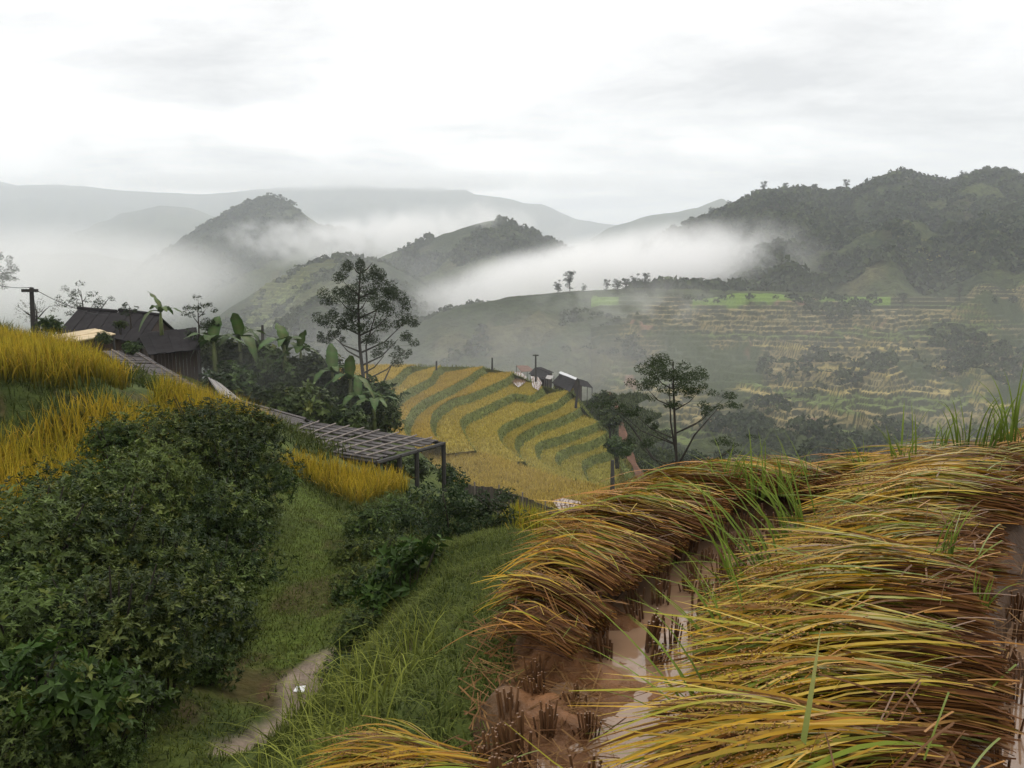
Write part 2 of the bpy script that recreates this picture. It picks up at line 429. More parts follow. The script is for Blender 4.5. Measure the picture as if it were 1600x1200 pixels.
def ridge_h(i, x, y):
    tt, zc, d, sf, sb, na = RD[i]
    t = x/y
    z = np.interp(t, tt, zc)
    out_ = np.maximum(tt[0]-t, 0)+np.maximum(t-tt[-1], 0)
    z = z - out_*d*.6
    k = d/900.0
    dc = d*(1+.10*fbm(t*5, t*0+i*3.7, 3, 40+i)) if d > 425 else d*(1+.02*np.sin(t*9))
    z = z*dc/d
    D = dc - y
    s = na*5.0
    n = fbm(x/s, y/s, 5, 60+i)
    n = 1-2*np.abs(n)*1.3
    drop = np.where(D > 0, sf*D/(1+.00025/k*D), -sb*D)
    return z - drop + na*(n-.2)*np.clip(np.abs(D)/(d*.12), 0, 1)
def h_far(x, y):
    h = -95 - .03*np.maximum(y-500, 0) + fbm(x/80, y/80, 3, 5)*8
    h = np.maximum(h, -420+0*h)
    for i in range(len(RD)): h = np.maximum(h, ridge_h(i, x, y))
    return h
def h_all(x, y):
    x = np.atleast_1d(np.asarray(x, float)); y = np.atleast_1d(np.asarray(y, float))
    h = np.empty(x.shape)
    b = np.clip((y-150)/70, 0, 1); b = b*b*(3-2*b)
    m = b < 1
    hn = np.zeros(x.shape); hn[m] = h_near(x[m], y[m])
    f = y > 150
    hf = np.zeros(x.shape); hf[f] = h_far(x[f], y[f])
    h = hn*(1-b)+hf*b
    # small unevenness near the camera
    a = np.clip((y-4)/30, 0, 1)*.25*np.clip((160-y)/60, 0, 1)+.02
    return h + a*fbm(x/1.7, y/1.7, 3, 3)*np.clip((200-y)/50, 0, 1)

# ---- terraced hillside zone (own fine mesh; the big sheet dips under it)
TZ = (ray(900, 500)[0], ray(1660, 500)[0], 235.0, 424.0)
def tz_mask(t, y, pad):
    return ((t > TZ[0]+pad/300) & (t < TZ[1]-pad/300) & (y > TZ[2]+pad) & (y < TZ[3]-pad))

def grass_tone(n, a, b): return a[None, :]*(1-n[:, None])+b[None, :]*n[:, None]
PATH = np.array([on_z(385,1225,-3.85)[:2], on_z(418,1180,-3.95)[:2], on_z(455,1130,-4.0)[:2], on_z(492,1088,-4.05)[:2]])
def dist_poly(x, y, P):
    best = np.full(x.shape, 1e9)
    for a, b in zip(P[:-1], P[1:]):
        d = b-a; L2 = (d**2).sum()
        s = np.clip(((x-a[0])*d[0]+(y-a[1])*d[1])/L2, 0, 1)
        best = np.minimum(best, np.hypot(x-a[0]-s*d[0], y-a[1]-s*d[1]))
    return best
def ground_colour(x, y, z):
    n = np.clip(fbm(x/.9, y/.9, 4, 21)*.9+.5, 0, 1)
    c = grass_tone(n, np.array([.038,.055,.012]), np.array([.075,.095,.02]))
    # brighter turf on the gully floor
    moss = np.clip(1-dist_poly(x, y, np.array([[-2.2,7.6],[-2.3,9.5],[-2.9,12],[-4.0,16],[-4.6,19]]))/1.0, 0, 1)
    c = c*(1-moss[:, None])+np.array([.075,.105,.016])*moss[:, None]*(.8+.4*n[:, None])
    soil = np.clip((fbm(x/.7+9, y/.7, 4, 33)-.22)*5, 0, 1)*(y < 20)
    c = c*(1-soil[:, None]*.7)+np.array([.07,.042,.024])*soil[:, None]*.7
    # red leaf litter beside the path
    lit = np.clip(1-np.hypot(x-on_z(350,1100,-4)[0], y-on_z(350,1100,-4)[1])/.5+fbm(x*3, y*3, 3, 8)*.6, 0, 1)
    c = c*(1-lit[:, None]*.85)+np.array([.075,.028,.018])*lit[:, None]*.85
    dp = dist_poly(x, y, PATH) + fbm(x*2.2, y*2.2, 3, 14)*.14
    p = np.clip((.27-dp)/.12, 0, 1)
    c = c*(1-p[:, None])+np.array([.25,.195,.15])*p[:, None]*(.85+.3*n[:, None])
    # paddy mud
    mud = ((z < -1.5) & (z > -1.95) & (y > -2) & (y < 6.2) & (x > .02+.12*np.clip(y-3, 0, 3))).astype(float)
    c = c*(1-mud[:, None])+np.array([.13,.065,.03])*mud[:, None]*(.8+.4*n[:, None])
    # far cover: scrub, pale grass, field patches
    f = np.clip((y-110)/60, 0, 1)[:, None]
    g = np.clip(fbm(x/70, y/70, 5, 51)*1.4+.45, 0, 1)
    fc = grass_tone(g, np.array([.028,.038,.014]), np.array([.062,.074,.024]))
    br = np.clip((fbm(x/45+5, y/45, 4, 57)-.25)*4, 0, 1)
    fc = fc*(1-br[:, None]*.5)+np.array([.11,.095,.045])*br[:, None]*.5
    return c*(1-f)+fc*f

def sheet(ts, ys):
    T, Y = np.meshgrid(ts, ys); X = T*Y
    Z = h_all(X, Y)
    z2 = Z.copy(); z2[tz_mask(T, Y, 6)] -= 6
    V = np.stack([X, Y, z2], -1).reshape(-1, 3)
    n, m = T.shape
    i = (np.arange(n-1)[:, None]*m+np.arange(m-1)[None, :]).ravel()
    return V, np.stack([i, i+1, i+m+1, i+m], 1), n, m
tcols = np.concatenate([np.linspace(-2.6, -.72, 40)[:-1], np.linspace(-.72, .72, 430), np.linspace(.72, 2.6, 40)[1:]])
yrows = np.concatenate([np.geomspace(1.4, 30, 190)[:-1], np.geomspace(30, 220, 120)[:-1], np.geomspace(220, 1700, 210)[:-1], np.geomspace(1700, 9000, 70)])
V, Q, n, m = sheet(tcols, yrows)
COLG = ground_colour(V[:, 0], V[:, 1], V[:, 2])
near_mesh = mesh_np("ground", V, Q, col=COLG, smooth=True)
near_mesh.materials.append(M_GROUND); near_mesh.materials.append(M_FAR)
mi = (V[Q[:, 0], 1] > 165).astype(np.int32); near_mesh.polygons.foreach_set("material_index", mi)
link("ground", near_mesh, kind="structure", label="grassy hillside falling into a wide valley with hills beyond", cat="terrain")
# ground behind the camera
xs = np.linspace(-30, 30, 61); ys_ = np.linspace(-30, 1.4, 50)
X, Y = np.meshgrid(xs, ys_); Z = h_near(X, Y)
k = (np.abs(X) > 3.6) & (Y > 1.2)
V = np.stack([X, Y, Z], -1).reshape(-1, 3); m = 61
i = (np.arange(49)[:, None]*m+np.arange(m-1)[None, :]).ravel()
link("ground", mesh_np("ground_behind", V, np.stack([i, i+1, i+m+1, i+m], 1), col=ground_colour(V[:, 0], V[:, 1], V[:, 2]), smooth=True), M_GROUND, kind="structure", label="muddy grassy ground around the viewpoint", cat="terrain")

# ------------------------------------------------------------------ terraced hillside across the valley
ts = np.arange(TZ[0], TZ[1], .00145); ys_ = np.concatenate([np.arange(TZ[2], 330, .8), np.arange(330, TZ[3], .62)])
T, Y = np.meshgrid(ts, ys_); X = T*Y
H = h_all(X, Y) + fbm(X/30, Y/30, 3, 77)*2.2
STEP = 1.75
ph = H/STEP; fl = np.floor(ph); fr = ph-fl
ris = np.clip((fr-.66)/.26, 0, 1)
Zt = (fl+ris)*STEP + .0
edge = np.minimum(np.minimum((T-TZ[0]), (TZ[1]-T))*300, np.minimum(Y-TZ[2], TZ[3]-Y))
Zt = np.where(edge < 9, Zt-(9-edge)*.35, Zt)
V = np.stack([X, Y, Zt], -1).reshape(-1, 3)
r1 = hash2(fl.ravel(), np.floor(X.ravel()/60+fl.ravel()*.37), 4)
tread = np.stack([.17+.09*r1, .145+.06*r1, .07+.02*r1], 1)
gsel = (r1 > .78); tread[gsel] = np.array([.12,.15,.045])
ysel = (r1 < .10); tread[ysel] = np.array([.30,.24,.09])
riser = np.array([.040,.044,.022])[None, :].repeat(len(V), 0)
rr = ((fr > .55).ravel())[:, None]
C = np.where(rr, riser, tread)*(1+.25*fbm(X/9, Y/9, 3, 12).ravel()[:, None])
wild = np.clip((fbm(X/38+3, Y/38, 4, 91).ravel()-.12)*6, 0, 1)[:, None]
C = C*(1-wild)+np.array([.045,.058,.022])*wild
eb = np.clip(1.4-((T-TZ[0])*330+26*fbm(X/22, Y/22, 3, 66))/28, 0, 1).ravel()[:, None]; C = C*(1-eb)+ground_colour(X.ravel(), Y.ravel(), Zt.ravel())*eb
top = np.clip((Y-399)/5, 0, 1).ravel()[:, None]*(((T.ravel() < .46) & (T.ravel() > .22)) | (T.ravel() < .13))[:, None]
C = C*(1-top)+np.array([.13,.20,.035])*top
soil = np.clip((fbm(X/14+8, Y/14, 3, 95).ravel()-.56)*8, 0, 1)[:, None]
C = C*(1-soil)+np.array([.20,.12,.08])*soil
n, m = T.shape
i = (np.arange(n-1)[:, None]*m+np.arange(m-1)[None, :]).ravel()
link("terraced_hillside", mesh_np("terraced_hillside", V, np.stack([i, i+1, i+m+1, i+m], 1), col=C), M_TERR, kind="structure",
     label="hazy hillside of narrow brown and green terraces across the valley", cat="hillside")

# small yellow terraces on the shoulder of the right mountain
def hit(px, py, d0=150, d1=3000):
    a, b = ray(px, py); ys = np.geomspace(d0, d1, 1500); z = h_all(a*ys, ys); j = np.argmax(z > b*ys); return a*ys[j], ys[j], z[j]
def field_patch(name, px, py, rx, ry, step, c1, label, seed=1):
    cx_, cy_2, _ = hit(px, py); xs = np.arange(-1, 1.001, 2/90); X, Y = np.meshgrid(xs, xs); r = np.hypot(X, Y)*(1+.25*fbm(X*2+seed, Y*2, 3, seed))
    X = cx_+X*rx; Y = cy_2+Y*ry; H = h_all(X, Y); ph = H/step; fl = np.floor(ph); fr = ph-fl
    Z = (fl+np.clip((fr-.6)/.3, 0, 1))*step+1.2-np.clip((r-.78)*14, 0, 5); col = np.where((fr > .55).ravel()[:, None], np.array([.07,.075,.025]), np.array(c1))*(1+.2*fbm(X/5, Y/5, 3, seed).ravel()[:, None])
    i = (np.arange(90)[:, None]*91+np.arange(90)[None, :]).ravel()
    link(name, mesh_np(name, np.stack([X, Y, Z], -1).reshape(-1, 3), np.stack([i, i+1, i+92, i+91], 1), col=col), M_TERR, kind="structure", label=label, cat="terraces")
field_patch("yellow_terraces", 1455, 432, 26, 38, 2.2, (.34,.30,.08), "small fan of yellow terraces on the shoulder of the wooded mountain", 2)
field_patch("green_terraces", 430, 480, 30, 40, 2.2, (.15,.18,.06), "pale green terraced spur in the mist left of the tall tree", 4)
field_patch("green_terraces", 470, 425, 40, 60, 3.0, (.15,.17,.05), "pale green terraces below the cone shaped hill", 5)

# ------------------------------------------------------------------ woods on the hills
def clump(rg, nleaf, flat=.8):
    u = unit(rg.normal(0, 1, (nleaf, 3))); u[:, 2] = np.abs(u[:, 2])*1.0-.15
    r = rg.uniform(.55, 1.0, (nleaf, 1))
    c = u*r*np.array([1, 1, flat*1.2])+np.array([0, 0, .35])
    nr = unit(u+rg.normal(0, .5, (nleaf, 3)))
    return c, nr
def woods(name, zone, count, size, mask_seed, thr, label, cols=((.026,.038,.014), (.060,.075,.026)), nleaf=15, leaf=.75, scale=60, seed=1, zfun=None, extra=None):
    rg = np.random.default_rng(seed)
    px0, px1, d0, d1 = zone
    t = rg.uniform(ray(px0, 450)[0], ray(px1, 450)[0], count*6); y = np.exp(rg.uniform(np.log(d0), np.log(d1), count*6)); x = t*y
    k = fbm(x/scale, y/scale, 4, mask_seed) > thr
    x, y = x[k][:count], y[k][:count]
    z = h_all(x, y)
    Vs = []; Ts = []; Cs = []; o = 0
    N = len(x)
    sz = rg.uniform(.6, 1.35, N)*size
    cc, nn = clump(rg, N*nleaf)
    cc = cc.reshape(N, nleaf, 3)*sz[:, None, None]+np.stack([x, y, z-.1*size], 1)[:, None, :]
    c0, c1 = np.array(cols[0]), np.array(cols[1])
    w = rg.uniform(0, 1, (N, 1, 1))
    col = (c0*(1-w)+c1*w)*(1+rg.normal(0, .22, (N, nleaf, 1)))
    V, T3, C3 = leaf_cloud(cc.reshape(-1, 3), nn, np.repeat(sz, nleaf)*leaf*rg.uniform(.7, 1.3, N*nleaf), .75, np.clip(col.reshape(-1, 3), .004, 1), rg)
    link(name, mesh_np(name, V, tris=T3, col=C3), M_WOODS, kind="stuff", label=label, cat="woods")
woods("mountain_woods", (985, 1680, 455, 860), 9500, 4.6, 101, -.34, "dark woods covering the mountain on the right", seed=11)
woods("center_hill_woods", (480, 960, 640, 960), 3000, 4.6, 102, -.08, "dark trees scattered over the rounded hill in the centre", seed=12)
woods("cone_hill_woods", (180, 640, 1120, 1560), 4200, 4.8, 103, -.10, "dark woods on the cone shaped hill at the left", seed=13, scale=150)
woods("hillside_scrub", (880, 1660, 232, 410), 700, 2.2, 91, .17, "dark scrub growing between the terraces across the valley", seed=14, nleaf=22, leaf=.6, scale=38)
woods("valley_woods", (640, 1680, 165, 250), 1500, 3.2, 104, -.35, "hazy woods filling the valley floor on the right", seed=15, nleaf=40, leaf=.42, scale=30)
woods("spur_scrub", (330, 760, 330, 640), 1300, 3.0, 105, .02, "scrub on the misty spurs left of the centre", seed=16, scale=40)
woods("lower_woods", (1030, 1680, 92, 172), 900, 2.3, 104, -.5, "dark hazy thickets below the curved bund and the lone tree", seed=17, nleaf=60, leaf=.32, scale=30, cols=((.020,.030,.012), (.055,.070,.026)))

# ------------------------------------------------------------------ golden terraces on the spur
ZA, DZ = -17.0, 1.4
BANKS = [
    [(640,572),(630,578),(617,591),(600,596),(580,604),(560,622)],
    [(690,572),(679,579),(672,591),(654,600),(633,610),(617,622),(600,640),(590,660)],
    [(757,573),(745,579),(732,589),(706,603),(682,615),(661,625),(644,638),(633,656),(630,675),(640,688)],
    [(803,582),(792,591),(763,604),(732,617),(706,623),(687,635),(675,646),(672,661),(674,676),(688,692)],
    [(848,606),(830,619),(804,614),(779,625),(747,640),(727,649),(718,657),(719,667),(725,679),(731,690),(742,704)],
    [(896,609),(886,615),(870,628),(842,639),(815,650),(787,663),(776,675),(782,690),(797,705),(820,721)],
    [(906,637),(897,643),(870,655),(842,663),(815,677),(804,687),(804,701),(815,719),(842,736)],
    [(934,659),(927,663),(907,670),(870,683),(842,690),(835,699),(839,716),(855,729),(877,743)],
    [(948,676),(941,681),(916,692),(888,698),(870,707),(866,720),(877,734),(900,748)],
    [(958,701),(952,705),(925,712),(908,721),(910,736),(918,751),(930,758)],
]
def resample(P, n):
    P = np.asarray(P, float); d = np.r_[0, np.cumsum(np.linalg.norm(np.diff(P, axis=0), axis=1))]
    u = np.linspace(0, d[-1], n); Q = np.stack([np.interp(u, d, P[:, k]) for k in range(P.shape[1])], 1)
    for _ in range(2): Q[1:-1] = (Q[:-2]+2*Q[1:-1]+Q[2:])/4
    return Q
NP = 70
tops = []; bots = []
for i, b in enumerate(BANKS):
    z = ZA-DZ*i
    P = resample([on_z(px, py, z) for px, py in b], NP)
    t = np.gradient(P[:, :2], axis=0); nrm = unit(np.stack([-t[:, 1], t[:, 0]], 1))
    B = P.copy(); B[:, :2] += nrm*DZ*.55; B[:, 2] = z-DZ
    tops.append(P); bots.append(B)
def ruled(A, B, m, ca, jit=.1, rg=rng):
    s = np.linspace(0, 1, m+1)[:, None, None]
    V = (A[None]*(1-s)+B[None]*s).reshape(-1, 3); n = len(A)
    i = (np.arange(m)[:, None]*n+np.arange(n-1)[None, :]).ravel()
    q = np.stack([i, i+1, i+n+1, i+n], 1)
    c = np.broadcast_to(np.asarray(ca, float), (len(V), 3))*(1+rg.normal(0, jit, (len(V), 1)))
    return V, q, c
def scatter(A, B, dens, rg):
    s = rg.uniform(0, 1, 200000); n = len(A)
    # area-weighted cells
    mid = np.linalg.norm((B-A), axis=1); seg = np.linalg.norm(np.diff((A+B)/2, axis=0), axis=1)
    area = (mid[:-1]+mid[1:])/2*seg; N = int(area.sum()*dens)
    c = rg.choice(n-1, N, p=area/area.sum()); f = rg.uniform(0, 1, (N, 1)); w = rg.uniform(0, 1, (N, 1))
    a = A[c]*(1-f)+A[c+1]*f; b = B[c]*(1-f)+B[c+1]*f
    return a*(1-w)+b*w
GOLD = np.array([.47,.345,.068]); GREENGOLD = np.array([.35,.335,.07]); BANKC = np.array([.19,.215,.062])
rgt = np.random.default_rng(5)
tread_parts = []; bank_parts = []; rice_parts = []; turf_parts = []
back = resample([on_z(px, py, ZA) for px, py in [(655,571),(600,571),(560,571),(520,572),(510,580)]], NP)
prev = back
terr = link("rice_terraces", None, kind="structure", label="curving golden rice terraces stepping down the spur beyond the shed", cat="terraces")
for i in range(len(BANKS)+1):
    if i < len(BANKS): nxt = tops[i]
    else: nxt = bots[-1]+np.linspace(0, 1, NP)[:, None]*np.array([5.0, 0, -.3])+np.array([6.0, -1.5, -.4]); 
    w = (i/10)
    g = GOLD*(1-w*.75)+GREENGOLD*w*.75
    g = g*(.93+.14*rgt.random())
    if i in (2, 3): g = g*np.array([1.04, .97, .95])
    v, q, c = ruled(prev, nxt, 4, g*.55)
    link("terrace_field", mesh_np("terrace_field", v, q, col=c), M_TERR, parent=terr)
    P = scatter(prev, nxt, 15, rgt); N = len(P)
    tint = g[None]*(1+.16*fbm(P[:, 0]/5, P[:, 1]/5, 3, 5)[:, None])
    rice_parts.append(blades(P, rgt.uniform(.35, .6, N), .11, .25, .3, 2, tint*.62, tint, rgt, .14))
    if i < len(BANKS):
        v, q, c = ruled(tops[i], bots[i], 2, BANKC*.7)
        link("terrace_bank", mesh_np("terrace_bank", v, q, col=c), M_TERR, parent=terr)
        P = scatter(tops[i], bots[i], 22, rgt); N = len(P)
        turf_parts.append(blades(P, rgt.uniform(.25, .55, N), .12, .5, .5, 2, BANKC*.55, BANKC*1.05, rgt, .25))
        prev = bots[i]
# front field between the terraces and the fence
farl = resample([on_z(px, py, -22.9-.9*k/8) for k, (px, py) in enumerate([(560,690),(640,694),(700,698),(742,706),(790,719),(830,733),(877,747),(918,756),(962,767),(992,782)])], NP)
nearl = resample([on_z(px, py, -22.9-.9*k/8) for k, (px, py) in enumerate([(560,730),(640,735),(700,750),(750,764),(800,777),(850,790),(900,803),(938,818),(962,824),(985,815)])], NP)
v, q, c = ruled(farl, nearl, 8, GOLD*.55)
link("terrace_field", mesh_np("front_field", v, q, col=c), M_TERR, parent=terr)
v, q, c = ruled(farl, farl+np.array([1.2, 3.5, -9.0]), 3, BANKC*.7); link("terrace_bank", mesh_np("front_bank", v, q, col=c), M_TERR, parent=terr)
v, q, c = ruled(nearl+np.array([.6, -3.0, -4.0]), nearl, 3, BANKC*.7); link("terrace_bank", mesh_np("near_bank", v, q, col=c), M_TERR, parent=terr)
def in_poly(x, y, P):
    P = np.asarray(P); ins = np.zeros(x.shape, bool); j = len(P)-1
    for i in range(len(P)):
        xi, yi = P[i][:2]; xj, yj = P[j][:2]
        c = ((yi > y) != (yj > y)) & (x < (xj-xi)*(y-yi)/(yj-yi+1e-12)+xi); ins ^= c; j = i
    return ins
def zpoly(px, z): return [on_z(a, b, z) for a, b in px]
POND = [zpoly([(862,784),(880,780),(905,785),(938,801),(932,818),(900,811),(875,799)], -23.42),
        zpoly([(798,585),(813,583),(823,591),(821,600),(810,608),(801,601)], -22.52),
        zpoly([(829,590),(841,592),(847,601),(841,613),(832,607)], -22.52)]
P = scatter(farl, nearl, 26, rgt); P = P[~in_poly(P[:, 0], P[:, 1], POND[0])]; N = len(P)
tint = GOLD[None]*(1+.16*fbm(P[:, 0]/4, P[:, 1]/4, 3, 6)[:, None])
rice_parts.append(blades(P, rgt.uniform(.45, .8, N), .075, .25, .35, 2, tint*.5, tint*1.03, rgt, .2))
rice_parts = [(v, q, c) for v, q, c in rice_parts]
v, q, c = join(rice_parts)
link("terrace_rice", mesh_np("terrace_rice", v, q, col=c), M_RICE, kind="stuff", label="ripe golden rice standing on the curved terraces", cat="rice")
v, q, c = join(turf_parts)
link("bank_grass", mesh_np("bank_grass", v, q, col=c), M_GRASS, kind="stuff", label="green grass on the banks between the golden terraces", cat="grass")
# outer slope of the spur on the right, with the red footpath
st = np.array([b[0] for b in tops]+[bots[-1][0], farl[-1]])
st = resample(st, 40); ov = np.zeros_like(st); ov[:, 0] = np.linspace(2, 9, 40); ov[:, 1] = np.linspace(9, -2, 40); ov[:, 2] = -7
v, q, c = ruled(st+np.array([0, 0, -.1]), st+ov, 6, BANKC*.75, .2); link("terrace_bank", mesh_np("spur_side", v, q, col=c), M_TERR, parent=terr)
P = scatter(st, st+ov, 8, rgt); N = len(P)
v, q, c = blades(P, rgt.uniform(.4, .9, N), .16, .5, .4, 2, BANKC*.5, BANKC*1.0, rgt, .3)
link("slope_grass", mesh_np("slope_grass", v, q, col=c), M_GRASS, kind="stuff", label="rough green growth on the outer side of the terraced spur", cat="grass")
pl = resample([on_z(px, py, z) for px, py, z in [(950,612,-27),(965,640,-28.5),(972,668,-29.5),(975,690,-30),(985,715,-30),(998,738,-30),(1012,762,-30)]], 30)
t = np.gradient(pl[:, :2], axis=0); nn = unit(np.stack([-t[:, 1], t[:, 0]], 1)); wv = np.zeros_like(pl); wv[:, :2] = nn*.6*(1+.3*np.sin(np.arange(30)))[:, None]
v, q, c = ruled(pl-wv, pl+wv, 2, (.105,.055,.036), .2)
link("footpath", mesh_np("footpath", v, q, col=c), M_TERR, kind="structure", label="reddish earth footpath beside the golden terraces", cat="path")
v, q, c = ruled(pl-wv*11+np.array([0, 0, -2.5]), pl+wv*11+np.array([0, 0, -.15]), 4, (.034,.044,.017), .3)
link("slope_bank", mesh_np("path_bank", v, q, col=c), M_TERR, kind="structure", label="green slope under the red footpath", cat="slope")

P = scatter(pl-wv*11+np.array([0, 0, -2.5]), pl+wv*11+np.array([0, 0, -.15]), 14, rgt); P = P[dist_poly(P[:, 0], P[:, 1], pl[:, :2]) > .7]; N = len(P)
v, q, c = blades(P, rgt.uniform(.4, 1.1, N), .2, .6, .4, 2, (.022,.032,.010), (.075,.092,.030), rgt, .35)
link("slope_scrub", mesh_np("slope_scrub", v, q, col=c), M_GRASS, kind="stuff", label="rough dark scrub on both sides of the red footpath", cat="scrub")
def water_mat(name, c, rough=.05, bump=.002):
    m = plain_mat(name, c, rough, .18, 1.3, spec=.5)
    n = m.node_tree.nodes; bp = n.new("ShaderNodeBump"); nz = n.new("ShaderNodeTexNoise"); nz.inputs['Scale'].default_value = 5
    g = n.new("ShaderNodeNewGeometry"); m.node_tree.links.new(g.outputs['Position'], nz.inputs['Vector'])
    bp.inputs['Distance'].default_value = bump; m.node_tree.links.new(nz.outputs['Fac'], bp.inputs['Height'])
    m.node_tree.links.new(bp.outputs[0], n['Principled BSDF'].inputs['Normal'])
    return m
M_WATER = water_mat("muddy_water", (.25,.155,.095))
M_FARW = water_mat("paddy_water", (.20,.13,.09), .08)
for pp, lb in zip(POND, ("flooded corner paddy of cut stubble beside the dark fence", "small flooded paddy on top of the spur, the left of two", "small flooded paddy on top of the spur, the right of two")):
    me = bpy.data.meshes.new("flooded_paddy"); zz = .12 if pp is POND[0] else .35
    me.from_pydata([(a, b, c+zz) for a, b, c in pp], [], [tuple(range(len(pp)))]); me.update()
    o = link("flooded_paddy", me, M_FARW, kind="structure", label=lb, cat="paddy")
    A = np.array(pp); lo, hi = A.min(0), A.max(0)
    g = np.stack(np.meshgrid(np.arange(lo[0], hi[0], .42), np.arange(lo[1], hi[1], .8)), -1).reshape(-1, 2)
    g = g+rgt.normal(0, .08, g.shape); g = g[in_poly(g[:, 0], g[:, 1], A)]
    g = np.repeat(g, 3, 0)+rgt.normal(0, .05, (len(g)*3, 2)); b3 = np.c_[g, np.full(len(g), A[0][2]+zz-.02)]
    v, q, c = blades(b3, rgt.uniform(.15, .4, len(b3)), .07, .3, .1, 1, (.16,.085,.045), (.22,.13,.06), rgt, .2)
    link("far_stubble", mesh_np("far_stubble", v, q, col=c), M_STRAW, parent=o, kind="stuff")

# ------------------------------------------------------------------ foreground paddy: water, mud, bunds
WZ = -1.62
poly = [(.12,.3),(.09,1.5),(.08,2.9),(.16,3.5),(.55,4.45),(1.15,5.3),(2.2,5.5),(3.4,5.65),(5.5,6.05),(7.2,5.6),(7.2,.3)]
me = bpy.data.meshes.new("muddy_water"); me.from_pydata([(a, b, WZ) for a, b in poly], [], [tuple(range(len(poly)))]); me.update()
link("muddy_water", me, M_WATER, kind="structure", label="muddy brown water standing in the harvested paddy", cat="water")
M_MUD = attr_mat("wet_mud", .6, 0, .2, noise=1, nscale=9, bump=.03, bscale=14, lo=.6, hi=1.4)
xs = np.arange(-.3, .95, .025); ys_ = np.arange(1.2, 4.1, .025); X, Y = np.meshgrid(xs, ys_)
shore = .42-.25*np.clip((Y-2.9)/.7, -1.2, 1)*-.5
D = (X-(.07+.08*np.sin(Y*2.3)+.22*np.clip((Y-2.4)/.8, 0, 1)))/.5
Zm = WZ+.055-.11*np.clip(D+.35, 0, 2)+.085*fbm(X*5, Y*5, 5, 44)+np.clip(-.2-X, 0, 1)*.05
eX = -.06+.30*np.clip(Y-2.9, 0, 3); Zm = np.where(X < eX, Zm-(eX-X)*1.3, Zm)
Vm = np.stack([X, Y, Zm], -1).reshape(-1, 3); n, m = X.shape; i = (np.arange(n-1)[:, None]*m+np.arange(m-1)[None, :]).ravel()
gm = np.clip(-(Vm[:, :1]-.08)*7, 0, 1)
link("mud_bank", mesh_np("mud_bank", Vm, np.stack([i, i+1, i+m+1, i+m], 1), col=np.array([.15,.066,.024])*(1-gm)+np.array([.085,.045,.018])*gm, smooth=True), M_MUD, kind="structure",
     label="orange brown mud shoal along the paddy edge", cat="mud")
def bund(name, path, width, top, label):
    P = resample([(a, b, 0) for a, b in path], 60); t = np.gradient(P[:, :2], axis=0); nn = unit(np.stack([-t[:, 1], t[:, 0]], 1))
    prof = [(-1, -.5), (-.85, -.12), (-.6, -.02), (-.25, 0), (.25, 0), (.6, -.02), (.85, -.12), (1, -.5)]
    V = np.array([[P[k, 0]+nn[k, 0]*a*width/2, P[k, 1]+nn[k, 1]*a*width/2, top+b-.35*max(0, 1-k/6.0)**1.5] for k in range(60) for a, b in prof])
    V += np.random.default_rng(3).normal(0, .012, V.shape); i = (np.arange(59)[:, None]*8+np.arange(7)[None, :]).ravel()
    link(name, mesh_np(name, V, np.stack([i, i+8, i+9, i+1], 1), col=np.tile([.075,.042,.022], (len(V), 1)), smooth=True), M_MUD, kind="structure", label=label, cat="bund")
bund("paddy_bund", [(.03,3.2),(.14,3.5),(.5,4.4),(1.15,5.3),(2.2,5.55),(3.4,5.75),(5.5,6.2),(8,6.6)], .55, -1.50, "earth bund curving round the far side of the paddy")
bund("middle_bund", [(.72,.8),(.85,1.5),(1.25,2.5),(1.85,3.45),(2.5,4.3),(3.3,5.3)], .62, -1.34, "earth bund between the two paddies under the long row of sheaves")

